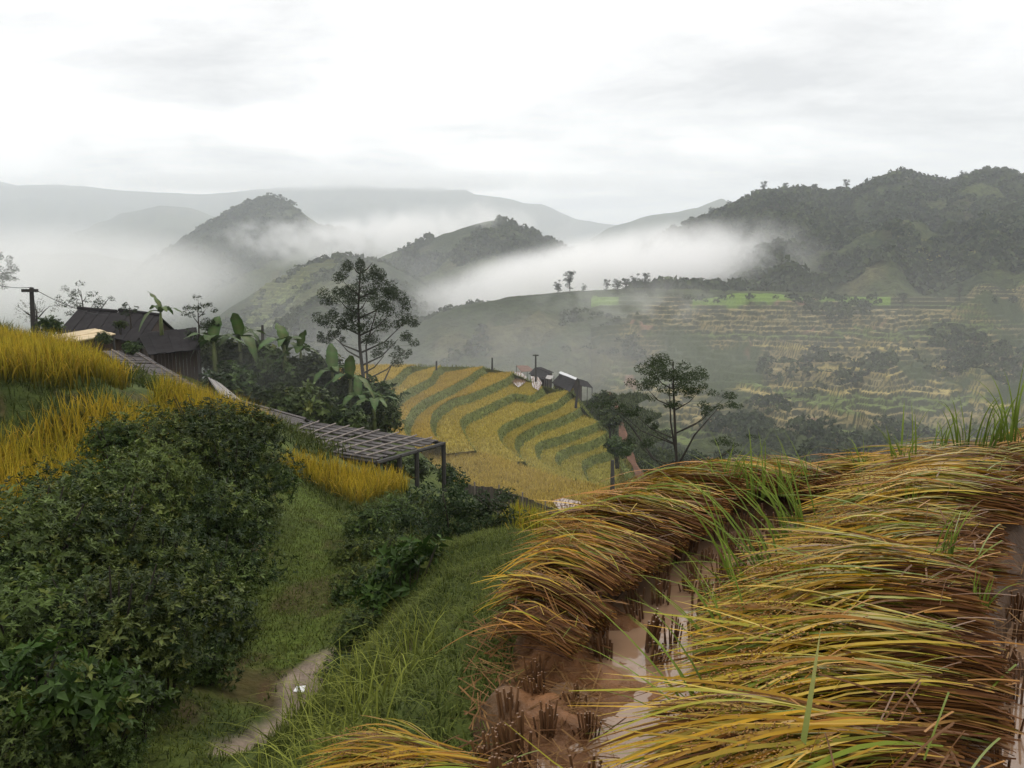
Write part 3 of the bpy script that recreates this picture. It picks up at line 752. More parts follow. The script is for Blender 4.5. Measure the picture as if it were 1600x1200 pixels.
# ------------------------------------------------------------------ rice sheaves
def sheaf_meshes(seed, nst, nlf, npan, droop, length=.80, brown=0.0, stray=.16):
    rg = np.random.default_rng(seed); K = 8; s = np.linspace(0, 1, K+1)
    def line(N, t0, t1, ylift, spread, zlo, zhi, wob):
        a = rg.uniform(*t0, N); b = rg.uniform(*t1, N)
        t = a[:, None]+(b-a)[:, None]*s[None]
        y0 = np.clip(rg.normal(0, .055, N), -.13, .13); zf = rg.uniform(zlo, zhi, N)*(1-(y0/.16)**2)
        x = .36-length*t
        fan = 1+spread*np.clip(t-.25, 0, 1)**1.3
        y = y0[:, None]*fan+wob*rg.normal(0, 1, (N, 1))*(t-.3)**2+(rg.random((N, 1)) < stray)*rg.normal(0, .2, (N, 1))*(t-.2)+.008*np.sin(t*9+rg.uniform(0, 6, (N, 1)))
        z = zf[:, None]+.038*(1-((t-.45)/.5)**2)-droop*np.clip(t-.48, 0, 2)**1.9*(1+.55*rg.normal(0, 1, (N, 1)))+ylift*np.sin(np.pi*s)[None]*np.abs(rg.normal(0, 1, (N, 1)))
        return np.stack([x, y, z], -1), t
    def side(P, roll):
        T = unit(np.gradient(P, axis=1)); up = np.array([0, 0, 1.0]); S = unit(np.cross(T, up)); Nn = np.cross(S, T)
        return S*np.cos(roll)[:, None, None]+Nn*np.sin(roll)[:, None, None]
    # straw stalks
    P, t = line(nst, (0, .04), (.55, .98), .01, .7, .0, .10, .06)
    Wd = np.full((nst, K+1), .0052)*rg.uniform(.7, 1.4, (nst, 1))
    pal = np.array([[.100,.040,.013],[.150,.066,.019],[.060,.026,.011],[.25,.135,.038],[.15,.105,.022]])
    c = pal[rg.choice(5, nst, p=[.33,.25,.2,.12,.1])]
    C = np.repeat(c[:, None, :], K+1, 1)*(1+.3*(.35-t)[..., None].clip(0, 1))
    C = C*(1+rg.normal(0, .16, (nst, 1, 1)))
    stalks = ribbons(P, Wd, side(P, rg.uniform(-1.2, 1.2, nst)), np.clip(C, .01, 1))
    # leaves
    P, t = line(nlf, (.08, .5), (.80, 1.16), .018, 1.2, .04, .135, .26)
    prof = np.clip(np.sin(np.pi*np.clip(s*.93+.05, 0, 1))**.6, .02, 1)
    Wd = rg.uniform(.0045, .0125, (nlf, 1))*prof[None]
    pal = np.array([[.40,.225,.008],[.24,.215,.010],[.12,.155,.012],[.29,.125,.013],[.13,.055,.015],[.42,.29,.035]])
    pr = np.array([.25,.30,.23,.07,.08,.07]); pr = pr*(1-brown)+np.array([.05,.05,.03,.33,.50,.04])*brown
    k = rg.choice(6, nlf, p=pr/pr.sum()); c0 = pal[k]; c1 = pal[np.where(rg.random(nlf) < .45, rg.choice([0, 3, 5], nlf), k)]
    C = c0[:, None]*(1-s[None, :, None])+c1[:, None]*s[None, :, None]; C = C*(1+rg.normal(0, .14, (nlf, 1, 1)))
    leaves = ribbons(P, Wd, side(P, rg.normal(0, .45, nlf)), np.clip(C, .01, 1))
    # loose straws lying across the bundle
    nx = 34; a = rg.normal(0, .7, nx)+np.pi*(rg.random(nx) < .5); cx_ = rg.uniform(-.35, .34, nx); cy_3 = rg.normal(0, .07, nx); lx = rg.uniform(.08, .30, nx)
    q_ = (s-.5)[None]*lx[:, None]; Px = np.stack([cx_[:, None]+np.cos(a)[:, None]*q_, cy_3[:, None]+np.sin(a)[:, None]*q_, .15-.35*np.clip(-.05-cx_, 0, 1)[:, None]+rg.normal(0, .02, (nx, 1))+rg.normal(0, .15, (nx, 1))*q_-.9*q_**2], -1)
    cxx = pal[rg.choice(6, nx, p=[.03,.03,.02,.27,.60,.05])][:, None].repeat(K+1, 1)
    leaves = join([leaves, ribbons(Px, np.full((nx, K+1), .0042)*rg.uniform(.6, 1.5, (nx, 1)), side(Px, rg.uniform(-1, 1, nx)), cxx)])
    # grain heads
    P, t = line(npan, (.45, .72), (.78, 1.0), .012, 1.2, .10, .15, .16)
    ng = 46; f = np.linspace(0, 1, ng); idx = f*K; i0 = np.minimum(idx.astype(int), K-1); fr = idx-i0
    cen = P[:, i0]*(1-fr)[None, :, None]+P[:, i0+1]*fr[None, :, None]
    cen = cen.reshape(-1, 3)+rg.normal(0, .009, (npan*ng, 3)); N = len(cen)
    ax = unit(np.repeat(P[:, -1]-P[:, 0], ng, 0)+rg.normal(0, .12, (N, 3))); b = unit(np.cross(ax, rg.normal(0, 1, (N, 3)))); d = np.cross(ax, b)
    l, w = .0060, .0026
    V = np.stack([cen+ax*l, cen+b*w, cen+d*w, cen-b*w, cen-d*w, cen-ax*l], 1).reshape(-1, 3); j = np.arange(N)*6
    T = np.concatenate([np.stack([j, j+1+a, j+1+(a+1) % 4], 1) for a in range(4)]+[np.stack([j+5, j+1+(a+1) % 4, j+1+a], 1) for a in range(4)])
    gc = np.repeat(np.array([.26,.135,.035])*(1+rg.normal(0, .2, (N, 1))), 6, 0)
    ms = mesh_np("stalks", stalks[0], stalks[1], col=stalks[2]); ms.materials.append(M_STRAW)
    ml = mesh_np("leaves", leaves[0], leaves[1], col=leaves[2]); ml.materials.append(M_SHEAF)
    mg = mesh_np("grain_heads", V, tris=T, col=gc); mg.materials.append(M_GRAIN)
    return ms, ml, mg
SH_BIG = [sheaf_meshes(100+k, 230, 150, 16, .20, stray=.5) for k in range(5)]
SH_BUND = [sheaf_meshes(200+k, 190, 85, 12, .5, brown=.15+.16*k) for k in range(4)]
SH_BROWN = [sheaf_meshes(300+k, 260, 22, 2, .5, brown=1.0) for k in range(2)]
def ordinal(n):
    ones = ["zeroth","first","second","third","fourth","fifth","sixth","seventh","eighth","ninth","tenth","eleventh","twelfth","thirteenth","fourteenth","fifteenth","sixteenth","seventeenth","eighteenth","nineteenth"]
    if n < 20: return ones[n]
    tens = {2: "twent", 3: "thirt", 4: "fort"}[n//10]
    return tens+"ieth" if n % 10 == 0 else tens+"y-"+ones[n % 10]
def put_sheaf(meshes, x, y, z, ang, label, group, roll=0, pitch=0, sc=1.0):
    e = link("rice_sheaf", None, loc=(x, y, z), rot=(roll, pitch, ang), scale=sc, label=label, cat="sheaf", group=group)
    for nm, me in zip(("stalks", "leaves", "grain_heads"), meshes): link(nm, me, parent=e, kind="stuff")
rs = random.Random(9)
# long row on the middle bund
MID = resample([(.50,1.12,0),(.74,1.75,0),(1.12,2.55,0),(1.70,3.43,0),(2.30,4.26,0),(2.9,5.0,0)], 30)
for k, p in enumerate(MID):
    put_sheaf(rs.choice(SH_BIG), p[0]+rs.uniform(-.05, .05), p[1]+rs.uniform(-.02, .02), -1.35+rs.uniform(0, .07)+(k % 2)*.05, rs.gauss(.02, .19)-.1*(k/30),
              f"yellow green rice sheaf across the middle bund, {ordinal(k+1)} counted from the camera", "rice sheaves laid across the middle bund", roll=rs.gauss(0, .22), pitch=rs.gauss(-.02, .07), sc=rs.uniform(.92, 1.15))
# row over the bund on the far-left side
LFT = resample([(.14,3.22,0),(.28,3.62,0),(.55,4.25,0),(.95,4.85,0),(1.25,5.22,0)], 15)
for k, p in enumerate(LFT):
    ang = -.85+.38*min(1, k/6)+rs.gauss(0, .10)
    put_sheaf(SH_BUND[0 if k > 8 else rs.choice([1, 2, 3])] if k > 1 else SH_BROWN[k % 2], p[0]+rs.uniform(-.03, .03), p[1]+rs.uniform(-.03, .03), -1.53+rs.uniform(0, .06)+(k % 2)*.04, ang,
              f"brown and yellow rice sheaf draped over the curved bund, {ordinal(k+1)} from its muddy end", "rice sheaves draped over the curved bund", roll=rs.gauss(0, .2), pitch=rs.gauss(.02, .07), sc=(.66+.30*min(1, k/8))*rs.uniform(.95, 1.08))
# row on the far bund
FAR = resample([(1.45,5.36,0),(2.2,5.5,0),(3.4,5.7,0)], 15)
for k, p in enumerate(FAR):
    put_sheaf(rs.choice(SH_BUND[:2]+SH_BIG[:2]), p[0], p[1]+rs.uniform(-.04, .04), -1.50+rs.uniform(0, .06), -.75+rs.gauss(0, .18),
              f"straw coloured rice sheaf on the far bund, {ordinal(k+1)} from the bund's bend", "rice sheaves on the far bund", roll=rs.gauss(0, .1), pitch=rs.gauss(0, .05), sc=rs.uniform(.85, 1.0))
# heap at the right end
for k in range(22):
    r_, c_ = divmod(k, 6); x = 2.75+c_*.42+r_*.20+rs.uniform(-.08, .08); y = 4.55+r_*.42+c_*.06+rs.uniform(-.06, .06)
    put_sheaf(rs.choice(SH_BIG+SH_BUND[:2]), x, y, -1.42+.07*c_+rs.uniform(0, .06), -.25+rs.gauss(0, .22),
              f"tangled rice sheaf in the right heap, {ordinal(c_+1)} from left in its {ordinal(r_+1)} row", "rice sheaves heaped at the right", roll=rs.gauss(0, .12), pitch=rs.gauss(-.05, .06), sc=rs.uniform(.9, 1.1))
b = bund("heap_bund", [(2.7,4.9),(3.6,5.2),(4.6,5.5),(5.6,5.6)], 1.5, -1.42, "earth bank under the heap of sheaves at the right")
# two sheaves at the lower edge on the near bund
for k, (x, y, a) in enumerate(((-.34,2.44,-.35),(-.22,2.34,-.15))):
    put_sheaf(SH_BIG[k], x, y, -1.64+.03*k, a, ("pale tipped rice sheaf at the lower edge, left of the stubble", "rice sheaf lying nearest the camera at the lower edge")[k], "rice sheaves on the near bund", pitch=-.05, sc=.72)

# straw litter and fallen stalks
rgs = np.random.default_rng(31)
def litter(name, N, xr, yr, z, label, L=(.08, .28), cols=((.09,.04,.016), (.20,.11,.04))):
    x = rgs.uniform(*xr, N); y = rgs.uniform(*yr, N); K = 3; s = np.linspace(-.5, .5, K+1)
    a = rgs.uniform(0, np.pi*2, N); l = rgs.uniform(*L, N); tz = rgs.normal(0, .12, N)
    zz = z(x, y) if callable(z) else np.full(N, z)
    P = np.stack([x[:, None]+np.cos(a)[:, None]*l[:, None]*s, y[:, None]+np.sin(a)[:, None]*l[:, None]*s, zz[:, None]+tz[:, None]*l[:, None]*s+.02+rgs.uniform(0, .02, (N, 1))], -1)
    S = np.stack([-np.sin(a), np.cos(a), rgs.normal(0, .4, N)], 1)[:, None].repeat(K+1, 1)
    w = rgs.uniform(0, 1, (N, 1, 1)); C = np.array(cols[0])*(1-w)+np.array(cols[1])*w; C = C.repeat(K+1, 1)
    v, q, c = ribbons(P, np.full((N, K+1), .004)*rgs.uniform(.7, 1.5, (N, 1)), S, C)
    link(name, mesh_np(name, v, q, col=c), M_STRAW, kind="stuff", label=label, cat="straw")
litter("straw_litter", 420, (-.15, .34), (2.0, 3.5), WZ+.02, "broken brown straw scattered on the mud shoal")
litter("fallen_straw", 420, (1.0, 2.4), (1.6, 4.2), lambda x, y: np.where(np.abs(x-(.55+.62*(y-1.0))-.35) < .28, -1.36, -1.60)+0*x, "loose straw at the cut ends of the long row of sheaves")

# ------------------------------------------------------------------ stubble clumps
def stub_mesh(seed, h):
    rg = np.random.default_rng(seed); mb = MB()
    for k in range(17):
        a = rg.uniform(0, 6.28); r = rg.uniform(0, .026); x, y = r*math.cos(a), r*math.sin(a); l = h*rg.uniform(.45, 1.1)
        mb.tube([(x, y, -.12), (x*1.5+rg.normal(0, .016), y*1.5+rg.normal(0, .016), l)], [.0055, .0042], 4)
    me = mb.mesh("stubble_clump"); ca = me.color_attributes.new("Col", 'FLOAT_COLOR', 'POINT')
    c = np.ones((len(me.vertices), 4), np.float32); co = np.zeros(len(me.vertices)*3, np.float32); me.vertices.foreach_get("co", co)
    f = np.clip(co[2::3]/h, 0, 1)[:, None]; c[:, :3] = np.array([.045,.022,.012])*(1-f)+np.array([.15,.075,.033])*f; ca.data.foreach_set("color", c.ravel())
    me.materials.append(M_STUB); return me
STUB = [stub_mesh(k, .10+.015*k) for k in range(4)]
rs2 = random.Random(4); cnt = 0; spoly = [(-.08,.3),(-.1,2.2),(-.06,2.9),(.16,3.5)]+poly[4:]
for gx in np.arange(-.1, 4.2, .165):
    for gy in np.arange(1.9, 5.4, .19):
        x = gx+rs2.gauss(0, .03)+.08*(gy % .4); y = gy+rs2.gauss(0, .03)
        if not in_poly(np.array([x]), np.array([y]), spoly)[0]: continue
        lp = np.interp(y, MID[:, 1], MID[:, 0])
        if abs(x-lp-.05) < .36: continue
        a, b_ = x/y, WZ/y
        left = x < lp
        pool = left and (x > .24+.05*math.sin(y*3)) and y < 3.1
        if pool and rs2.random() > .06: continue
        if y > 5.0 and x > 1.4: continue
        if rs2.random() < .08 or cnt > 280: continue
        cnt += 1
        lb, gp = (("dark brown cut rice stubble clump standing in the near muddy paddy left of the sheaves", "stubble clumps in the left paddy") if left else
                  ("dark brown cut rice stubble clump standing in the paddy right of the long sheaf row", "stubble clumps in the right paddy"))
        link("stubble_clump", rs2.choice(STUB), loc=(x, y, WZ-.01+(.035 if left and x < .2 else 0)), rot=(rs2.gauss(0, .12), rs2.gauss(0, .12), rs2.uniform(0, 6)), scale=rs2.uniform(.85, 1.3), label=lb, cat="stubble", group=gp)

# ------------------------------------------------------------------ rice fields and grass on the left
def field_points(poly, dens, rg):
    A = np.array([p[:2] for p in poly]); lo, hi = A.min(0), A.max(0)
    N = int((hi-lo).prod()*dens); x = rg.uniform(lo[0], hi[0], N); y = rg.uniform(lo[1], hi[1], N)
    k = in_poly(x, y, A); x, y = x[k], y[k]
    return np.stack([x, y, h_all(x, y)], 1)
rgf = np.random.default_rng(77)
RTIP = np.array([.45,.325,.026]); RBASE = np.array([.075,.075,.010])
def rice_field(name, poly, dens, label, L=(.62, .85), green=0.0):
    P = field_points(poly, dens, rgf); N = len(P)
    g = np.clip(fbm(P[:, 0]/1.3, P[:, 1]/1.3, 3, 71)*.8+.25+green, 0, 1)[:, None]
    tip = RTIP*(1-g)+np.array([.27,.26,.022])*g
    k = rgf.random(N) < .35
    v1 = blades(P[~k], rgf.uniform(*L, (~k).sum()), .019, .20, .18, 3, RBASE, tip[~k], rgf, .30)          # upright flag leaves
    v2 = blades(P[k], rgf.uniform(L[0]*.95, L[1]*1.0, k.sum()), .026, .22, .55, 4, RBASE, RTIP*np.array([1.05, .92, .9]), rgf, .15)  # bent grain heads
    v, q, c = join([v1, v2])
    link(name, mesh_np(name, v, q, col=c), M_RICE, kind="stuff", label=label, cat="rice")
rice_field("ripe_rice", [(-4.9,6.6),(-5.3,9),(-5.4,12),(-5.7,15),(-6.0,17.8),(-6.3,21.5),(-7.6,21.5),(-8.0,18.6),(-7.5,16.2),(-8.2,13.6),(-9.8,11),(-9,7.5),(-7,6)], 300, "ripe golden rice on the lower left terrace above the bushes")
rice_field("ripe_rice", [(-8.75,14.75),(-8.2,16.3),(-8.5,18.2),(-10.5,18.8),(-13,18.7),(-14.5,15.6),(-12,14.2),(-10,14.1)], 300, "ripe golden rice on the upper left terrace")
rice_field("ripe_rice", [(-17,22.3),(-13.0,22.3),(-12.6,25.0),(-17,25.5)], 200, "small golden rice strip by the leaning pole at far left")
rice_field("ripe_rice", [at(432,752,18.2), at(500,782,17.2), at(560,800,16.4), at(600,787,18.3), at(640,775,20.3), at(634,770,21.2), at(540,766,19.6), at(440,745,19.0)], 280, "patch of golden rice beside the grey slatted shed", L=(.5, .7), green=-.1)
rice_field("green_rice", [at(800,880,11.3), at(850,862,11.8), at(885,845,13), at(850,815,17), at(800,812,18), at(790,850,13)], 160, "yellow green rice patch behind the curved bund", L=(.45, .7), green=.6)

def turf(name, pts, L, wd, lean, droop, K, c0, c1, label, jit=.25, cat="grass"):
    N = len(pts); v, q, c = blades(pts, rgf.uniform(L[0], L[1], N), wd, lean, droop, K, c0, c1, rgf, jit)
    link(name, mesh_np(name, v, q, col=c), M_GRASS, kind="stuff", label=label, cat=cat)
G0 = np.array([.022,.035,.008]); G1 = np.array([.085,.098,.018])
turf("bank_grass", field_points([(-8.9,14.7),(-8.2,16.5),(-7.3,17.5),(-7.3,15.9),(-8.1,13.4),(-10.3,12.4),(-13,11.5),(-14,14.5),(-10.2,14.2)], 240, rgf), (.25, .55), .014, .6, .6, 3, G0, G1*.75, "dark green grass bank between the two left rice terraces")
turf("ridge_grass", field_points([(-24,25.5),(-13.2,25.6),(-13.5,30),(-25,32)], 60, rgf), (.3, .8), .03, .4, .4, 3, G0*1.5, np.array([.14,.15,.03]), "pale green grass on the ridge at the far left")
# grassy bank falling from the paddy into the gully
pts = field_points([(.10,1.0),(.06,2.0),(.03,2.6),(.0,3.15),(.02,3.6),(.15,4.1),(.4,5.1),(.8,6.2),(.9,9),(-.5,10.5),(-1.4,9),(-1.7,7.2),(-1.75,5.6),(-1.5,3.6),(-1.0,1.2)], 2600, rgf)
turf("bank_turf", pts, (.05, .16), .0065, .6, .6, 2, G0*1.4, G1*1.55, "short green turf on the bank below the paddy")
pts = field_points([(-.45,2.2),(-.5,3.4),(-.35,4.4),(-1.0,6.0),(-1.7,5.6),(-1.6,3.8),(-1.2,2.4)], 420, rgf)
pts = pts[fbm(pts[:, 0]*2.2, pts[:, 1]*2.2, 3, 88) > -.02]
turf("long_grass", pts, (.22, .52), .009, .45, .55, 4, np.array([.05,.07,.012]), np.array([.24,.26,.045]), "long fresh green grass on the bank above the path")
pts = field_points([(-1.75,5.4),(-1.6,7.0),(-1.4,9.5),(-2,13),(-3.0,17.5),(-4.9,20),(-5.0,16),(-3.8,12),(-3.1,9),(-3.2,6.5),(-3.0,4.6),(-2.2,4.6)], 1100, rgf)
pts = pts[dist_poly(pts[:, 0], pts[:, 1], PATH) > .25]; lq = on_z(350, 1100, -4); pts = pts[np.hypot(pts[:, 0]-lq[0], pts[:, 1]-lq[1]) > .38+.15*rgf.random(len(pts))]
turf("gully_turf", pts, (.03, .11), .010, .7, .6, 2, G0*1.8, np.array([.14,.155,.024]), "mossy green turf on the gully floor beside the path")
pts = field_points([(-4.8,17.5),(-3,17),(-2.5,20),(-1,24),(3,24),(4,16),(2,11),(.5,9),(-1.5,10),(-2.4,14)], 200, rgf)
turf("slope_turf", pts, (.12, .45), .018, .6, .6, 2, G0*1.2, G1*.9, "rough grass on the slope around the gully shrubs")

pts = field_points([(-8.3,18.5),(-6.4,20.3),(-5,20.5),(-4.5,24),(-5,29),(-11,31),(-13,29),(-12.6,25.3),(-10,20)], 60, rgf)
turf("yard_grass", pts, (.25, .7), .035, .5, .5, 3, G0*1.2, G1*.9, "rough grass between the rice terraces and the slatted sheds")
# ------------------------------------------------------------------ shrubs
def shrub_mesh(seed, nleaf, leaf, aspect, lobes, cols, flat=.85, up=.3):
    rg = np.random.default_rng(seed)
    cs = []; rad = []
    for k in range(lobes):
        u = unit(rg.normal(0, 1, (1, 3)))[0]; u[2] = abs(u[2])*.9-.1
        cs.append(u*rg.uniform(.25, .62)*np.array([1, 1, flat])); rad.append(rg.uniform(.32, .52))
    cs.append(np.zeros(3)); rad.append(.55)
    k = rg.choice(lobes+1, nleaf, p=np.array(rad)**2/np.sum(np.array(rad)**2)); C0 = np.array(cs)[k]; Rr = np.array(rad)[k][:, None]
    u = unit(rg.normal(0, 1, (nleaf, 3))); shell = rg.uniform(.2, 1.0, (nleaf, 1))**.5
    sprig = 1.02+.55*np.clip(fbm(u[:, 0]*6+k*3, u[:, 1]*6+u[:, 2]*4, 2, seed % 97), -1, 1)[:, None]
    c = C0+u*Rr*shell*sprig*np.array([1, 1, flat]); nr = unit(u*.6+np.array([0, 0, up+.3])+rg.normal(0, .45, (nleaf, 3)))
    w = np.clip(rg.normal(.45, .28, (nleaf, 1))+.3*rg.normal(0, 1, lobes+1)[k][:, None], 0, 1); col = np.array(cols[0])*(1-w)+np.array(cols[1])*w
    yl = rg.random(nleaf) < .04; col[yl] = np.array([.13,.13,.03])
    m_ = nleaf//8; ax = unit(u*.75+np.array([0, 0, up+.25])+rg.normal(0, .3, (nleaf, 3)))
    V, T, C = leaf_sprigs(c[:m_], ax[:m_], 8, rg.uniform(.6, 1.4, m_)*leaf, aspect, col[:m_], rg)
    return mesh_np("foliage", V, tris=T, col=C)
def stems_mesh(seed, n=9):
    rg = np.random.default_rng(seed); mb = MB()
    for k in range(n):
        a = rg.uniform(0, 6.28); e = Vector((math.cos(a)*.6*rg.random(), math.sin(a)*.6*rg.random(), rg.uniform(.1, .6)))
        mb.tube([(0.08*math.cos(a), .08*math.sin(a), -1.1), e*.5+Vector((0, 0, -.3)), e], [.022, .014, .005], 4)
    return mb.mesh("stems")
DK = ((.016,.030,.006), (.125,.148,.040)); MD = ((.022,.038,.008), (.13,.155,.040)); BG = ((.028,.050,.010), (.085,.125,.024)); PALE = ((.026,.040,.016), (.095,.115,.042))
SHRUB = {
    'fine': [shrub_mesh(500+k, 12000, .047, .38, 9, DK) for k in range(4)],
    'mid': [shrub_mesh(520+k, 6000, .07, .42, 8, MD) for k in range(3)],
    'big': [shrub_mesh(540+k, 1000, .17, .42, 6, BG, up=.5) for k in range(2)],
    'far': [shrub_mesh(560+k, 2600, .13, .5, 9, PALE) for k in range(3)],
    'deep': [shrub_mesh(580+k, 6400, .066, .42, 9, DK) for k in range(2)],
}
STEMS = [stems_mesh(600+k) for k in range(3)]
for me in STEMS: me.materials.append(M_BARK)
for L_ in SHRUB.values():
    for me in L_: me.materials.append(M_LEAF)
rb = random.Random(21)
def shrub(px, py, d, r, kind, label, group, zs=1.0):
    e = link("shrub", None, loc=at(px, py, d), rot=(0, 0, rb.uniform(0, 6.28)), scale=(r*rb.uniform(.92, 1.1), r*rb.uniform(.92, 1.1), r*zs), label=label, cat="shrub", group=group)
    link("foliage", rb.choice(SHRUB[kind]), parent=e); link("stems", rb.choice(STEMS), parent=e)
GL = "leafy shrubs massed on the left bank"
for a in [
    (20,1165,4.3,.62,'fine',"dark leafy shrub in the bottom left corner"), (150,1175,4.6,.50,'fine',"low dark shrub at the lower edge left of the path"),
    (40,1010,5.6,.95,'fine',"grey green shrub mass at the left edge above the broad leaved sprigs"), (175,985,5.9,.92,'fine',"rounded shrub left of the dark hollow"),
    (30,880,7.0,1.05,'fine',"shrub at the left edge below the golden rice"), (140,870,7.5,1.05,'fine',"broad shrub in the middle of the left bank"),
    (250,1040,6.3,.62,'deep',"shaded shrub at the foot of the bank near the red litter"), (305,965,7.6,.85,'deep',"deep shaded shrub beside the dark hollow"),
    (240,880,8.2,1.0,'fine',"shrub above the dark hollow on the left bank"), (338,905,8.9,.8,'fine',"shrub bulging toward the mossy turf"),
    (110,800,8.8,.95,'fine',"shrub under the front edge of the lower rice terrace"), (215,775,9.8,1.1,'fine',"tall leafy shrub rising from the middle of the bank"),
    (320,810,10.0,1.1,'fine',"full shrub right of the tall leafy one"), (372,845,10.6,.75,'deep',"shrub at the turf edge below the dark reddish bush"),
    (270,715,11.6,1.15,'fine',"shrub just below the tongue of golden rice"), (360,745,12.0,1.15,'fine',"large dark shrub in the upper bank"),
    (325,672,13.2,1.1,'fine',"topmost rounded shrub crowning the left bank"), (385,690,13.5,.95,'deep',"shrub on the bank's crown next to the shed roof"),
    (405,750,13.5,.7,'deep',"narrow dark shrub by the small patch of rice"), (408,800,13.0,.55,'mid',"low shrub on the turf edge below the small rice patch"),
    (180,700,11.2,.7,'mid',"small shrub at the rice edge left of the crown"),
    (352,985,8.0,.45,'deep',"low shrub where the bank meets the mossy turf"), (320,1045,7.0,.45,'deep',"low shrub above the red leaf litter")]:
    shrub(*a, GL)
GB = "broad leaved sprigs on the left bank"
for a in [(120,1085,4.4,.42,'big',"bright green broad leaved sprig in the lower left"), (45,1070,4.5,.38,'big',"broad leaved sprig at the left edge"), (215,1085,4.9,.32,'big',"broad leaved sprig nearest the red litter"), (110,835,8.0,.30,'big',"small bright sprig on the bank below the rice")]:
    shrub(*a, GB)
GG = "shrubs in the gully"
for a in [
    (545,935,9.4,.4,'mid',"shrub on the right edge of the gully turf"), (570,915,9.6,.5,'mid',"round shrub left of the tall broad leaved plant"), (560,870,11.2,.5,'mid',"shrub beside the turf path below the rice patch"),
    (590,830,13.0,.7,'mid',"dense shrub below the golden rice patch"), (612,812,14.0,.7,'deep',"dark shrub right of the golden rice patch"), (650,800,15.0,.65,'mid',"leafy shrub below the shed's corner post"),
    (640,905,7.6,.62,'big',"tall broad leaved plant in the middle of the gully"), (600,935,7.6,.36,'big',"small broad leaved plant at the foot of the tall one"), (690,900,7.8,.36,'big',"low broad leaved plant by the young tree trunks"),
    (570,985,7.2,.34,'mid',"low shrub on the bank above the long grass"), (545,1010,7.4,.28,'mid',"small shrub at the corner of the mossy turf"), (545,1050,6.6,.30,'mid',"low weed shrub beside the path end"),
    (610,865,11.6,.6,'deep',"dark shrub in the hollow left of the young trees"), (640,870,10.8,.42,'deep',"shaded shrub behind the tall broad leaved plant"),
    (815,870,11.6,.3,'deep',"dark shrub right of the young trees"), (740,900,10.6,.3,'deep',"shaded undergrowth shrub between the young trees"),
    (690,890,11.0,.35,'deep',"shaded shrub left of the young trees")]:
    shrub(*a, GG)
GF = "pale shrubs behind the fence"
for a in [(650,738,34,1.0,'far',"pale hazy shrub under the shed roof"), (700,745,36,.8,'far',"pale hazy shrub right of the shed's corner post"), (610,740,30,1.2,'far',"hazy shrub among the shed posts"),
          (955,655,108,3,'far',"hazy shrub on the terraces' outer slope above the footpath"), (965,700,100,2.4,'far',"hazy shrub between the footpath and the terraces"), (945,628,125,3,'far',"hazy shrub at the top of the red footpath")]:
    shrub(*a, GF)
GT = "thicket around the banana plants"
for a in [
    (345,560,44,2.0,'far',"thicket shrub right of the farmhouse lean-to"), (395,570,44,2.2,'far',"rounded thicket shrub below the concrete post"), (440,590,43,2.3,'far',"dark thicket shrub in front of the bananas"),
    (490,590,43,2.3,'far',"wide thicket shrub left of the tall tree"), (370,610,40,2.0,'far',"thicket shrub above the grey sheet ramp"), (430,635,39,1.9,'far',"thicket shrub above the slatted roof"),
    (485,640,38,1.9,'far',"low thicket shrub behind the slatted roof"), (540,620,42,2.0,'far',"thicket shrub at the foot of the tall tree"), (585,630,42,1.9,'far',"thicket shrub against the golden terraces"),
    (540,660,37,1.4,'far',"low shrub behind the slatted roof's far edge"), (600,655,40,1.3,'far',"leafy shrub at the thicket's right end"), (300,545,46,1.6,'far',"shrub behind the lean-to roof"),
    (160,530,37,.5,'far',"weedy shrub growing by the tan roof"), (205,545,35,.6,'far',"weedy shrub below the lean-to roof"), (75,512,30,.6,'far',"shrub at the foot of the leaning pole"), (188,508,41.5,.45,'far',"small shrub on the dark roofs")]:
    shrub(*a, GT)
GV = "valley trees seen as hazy crowns"

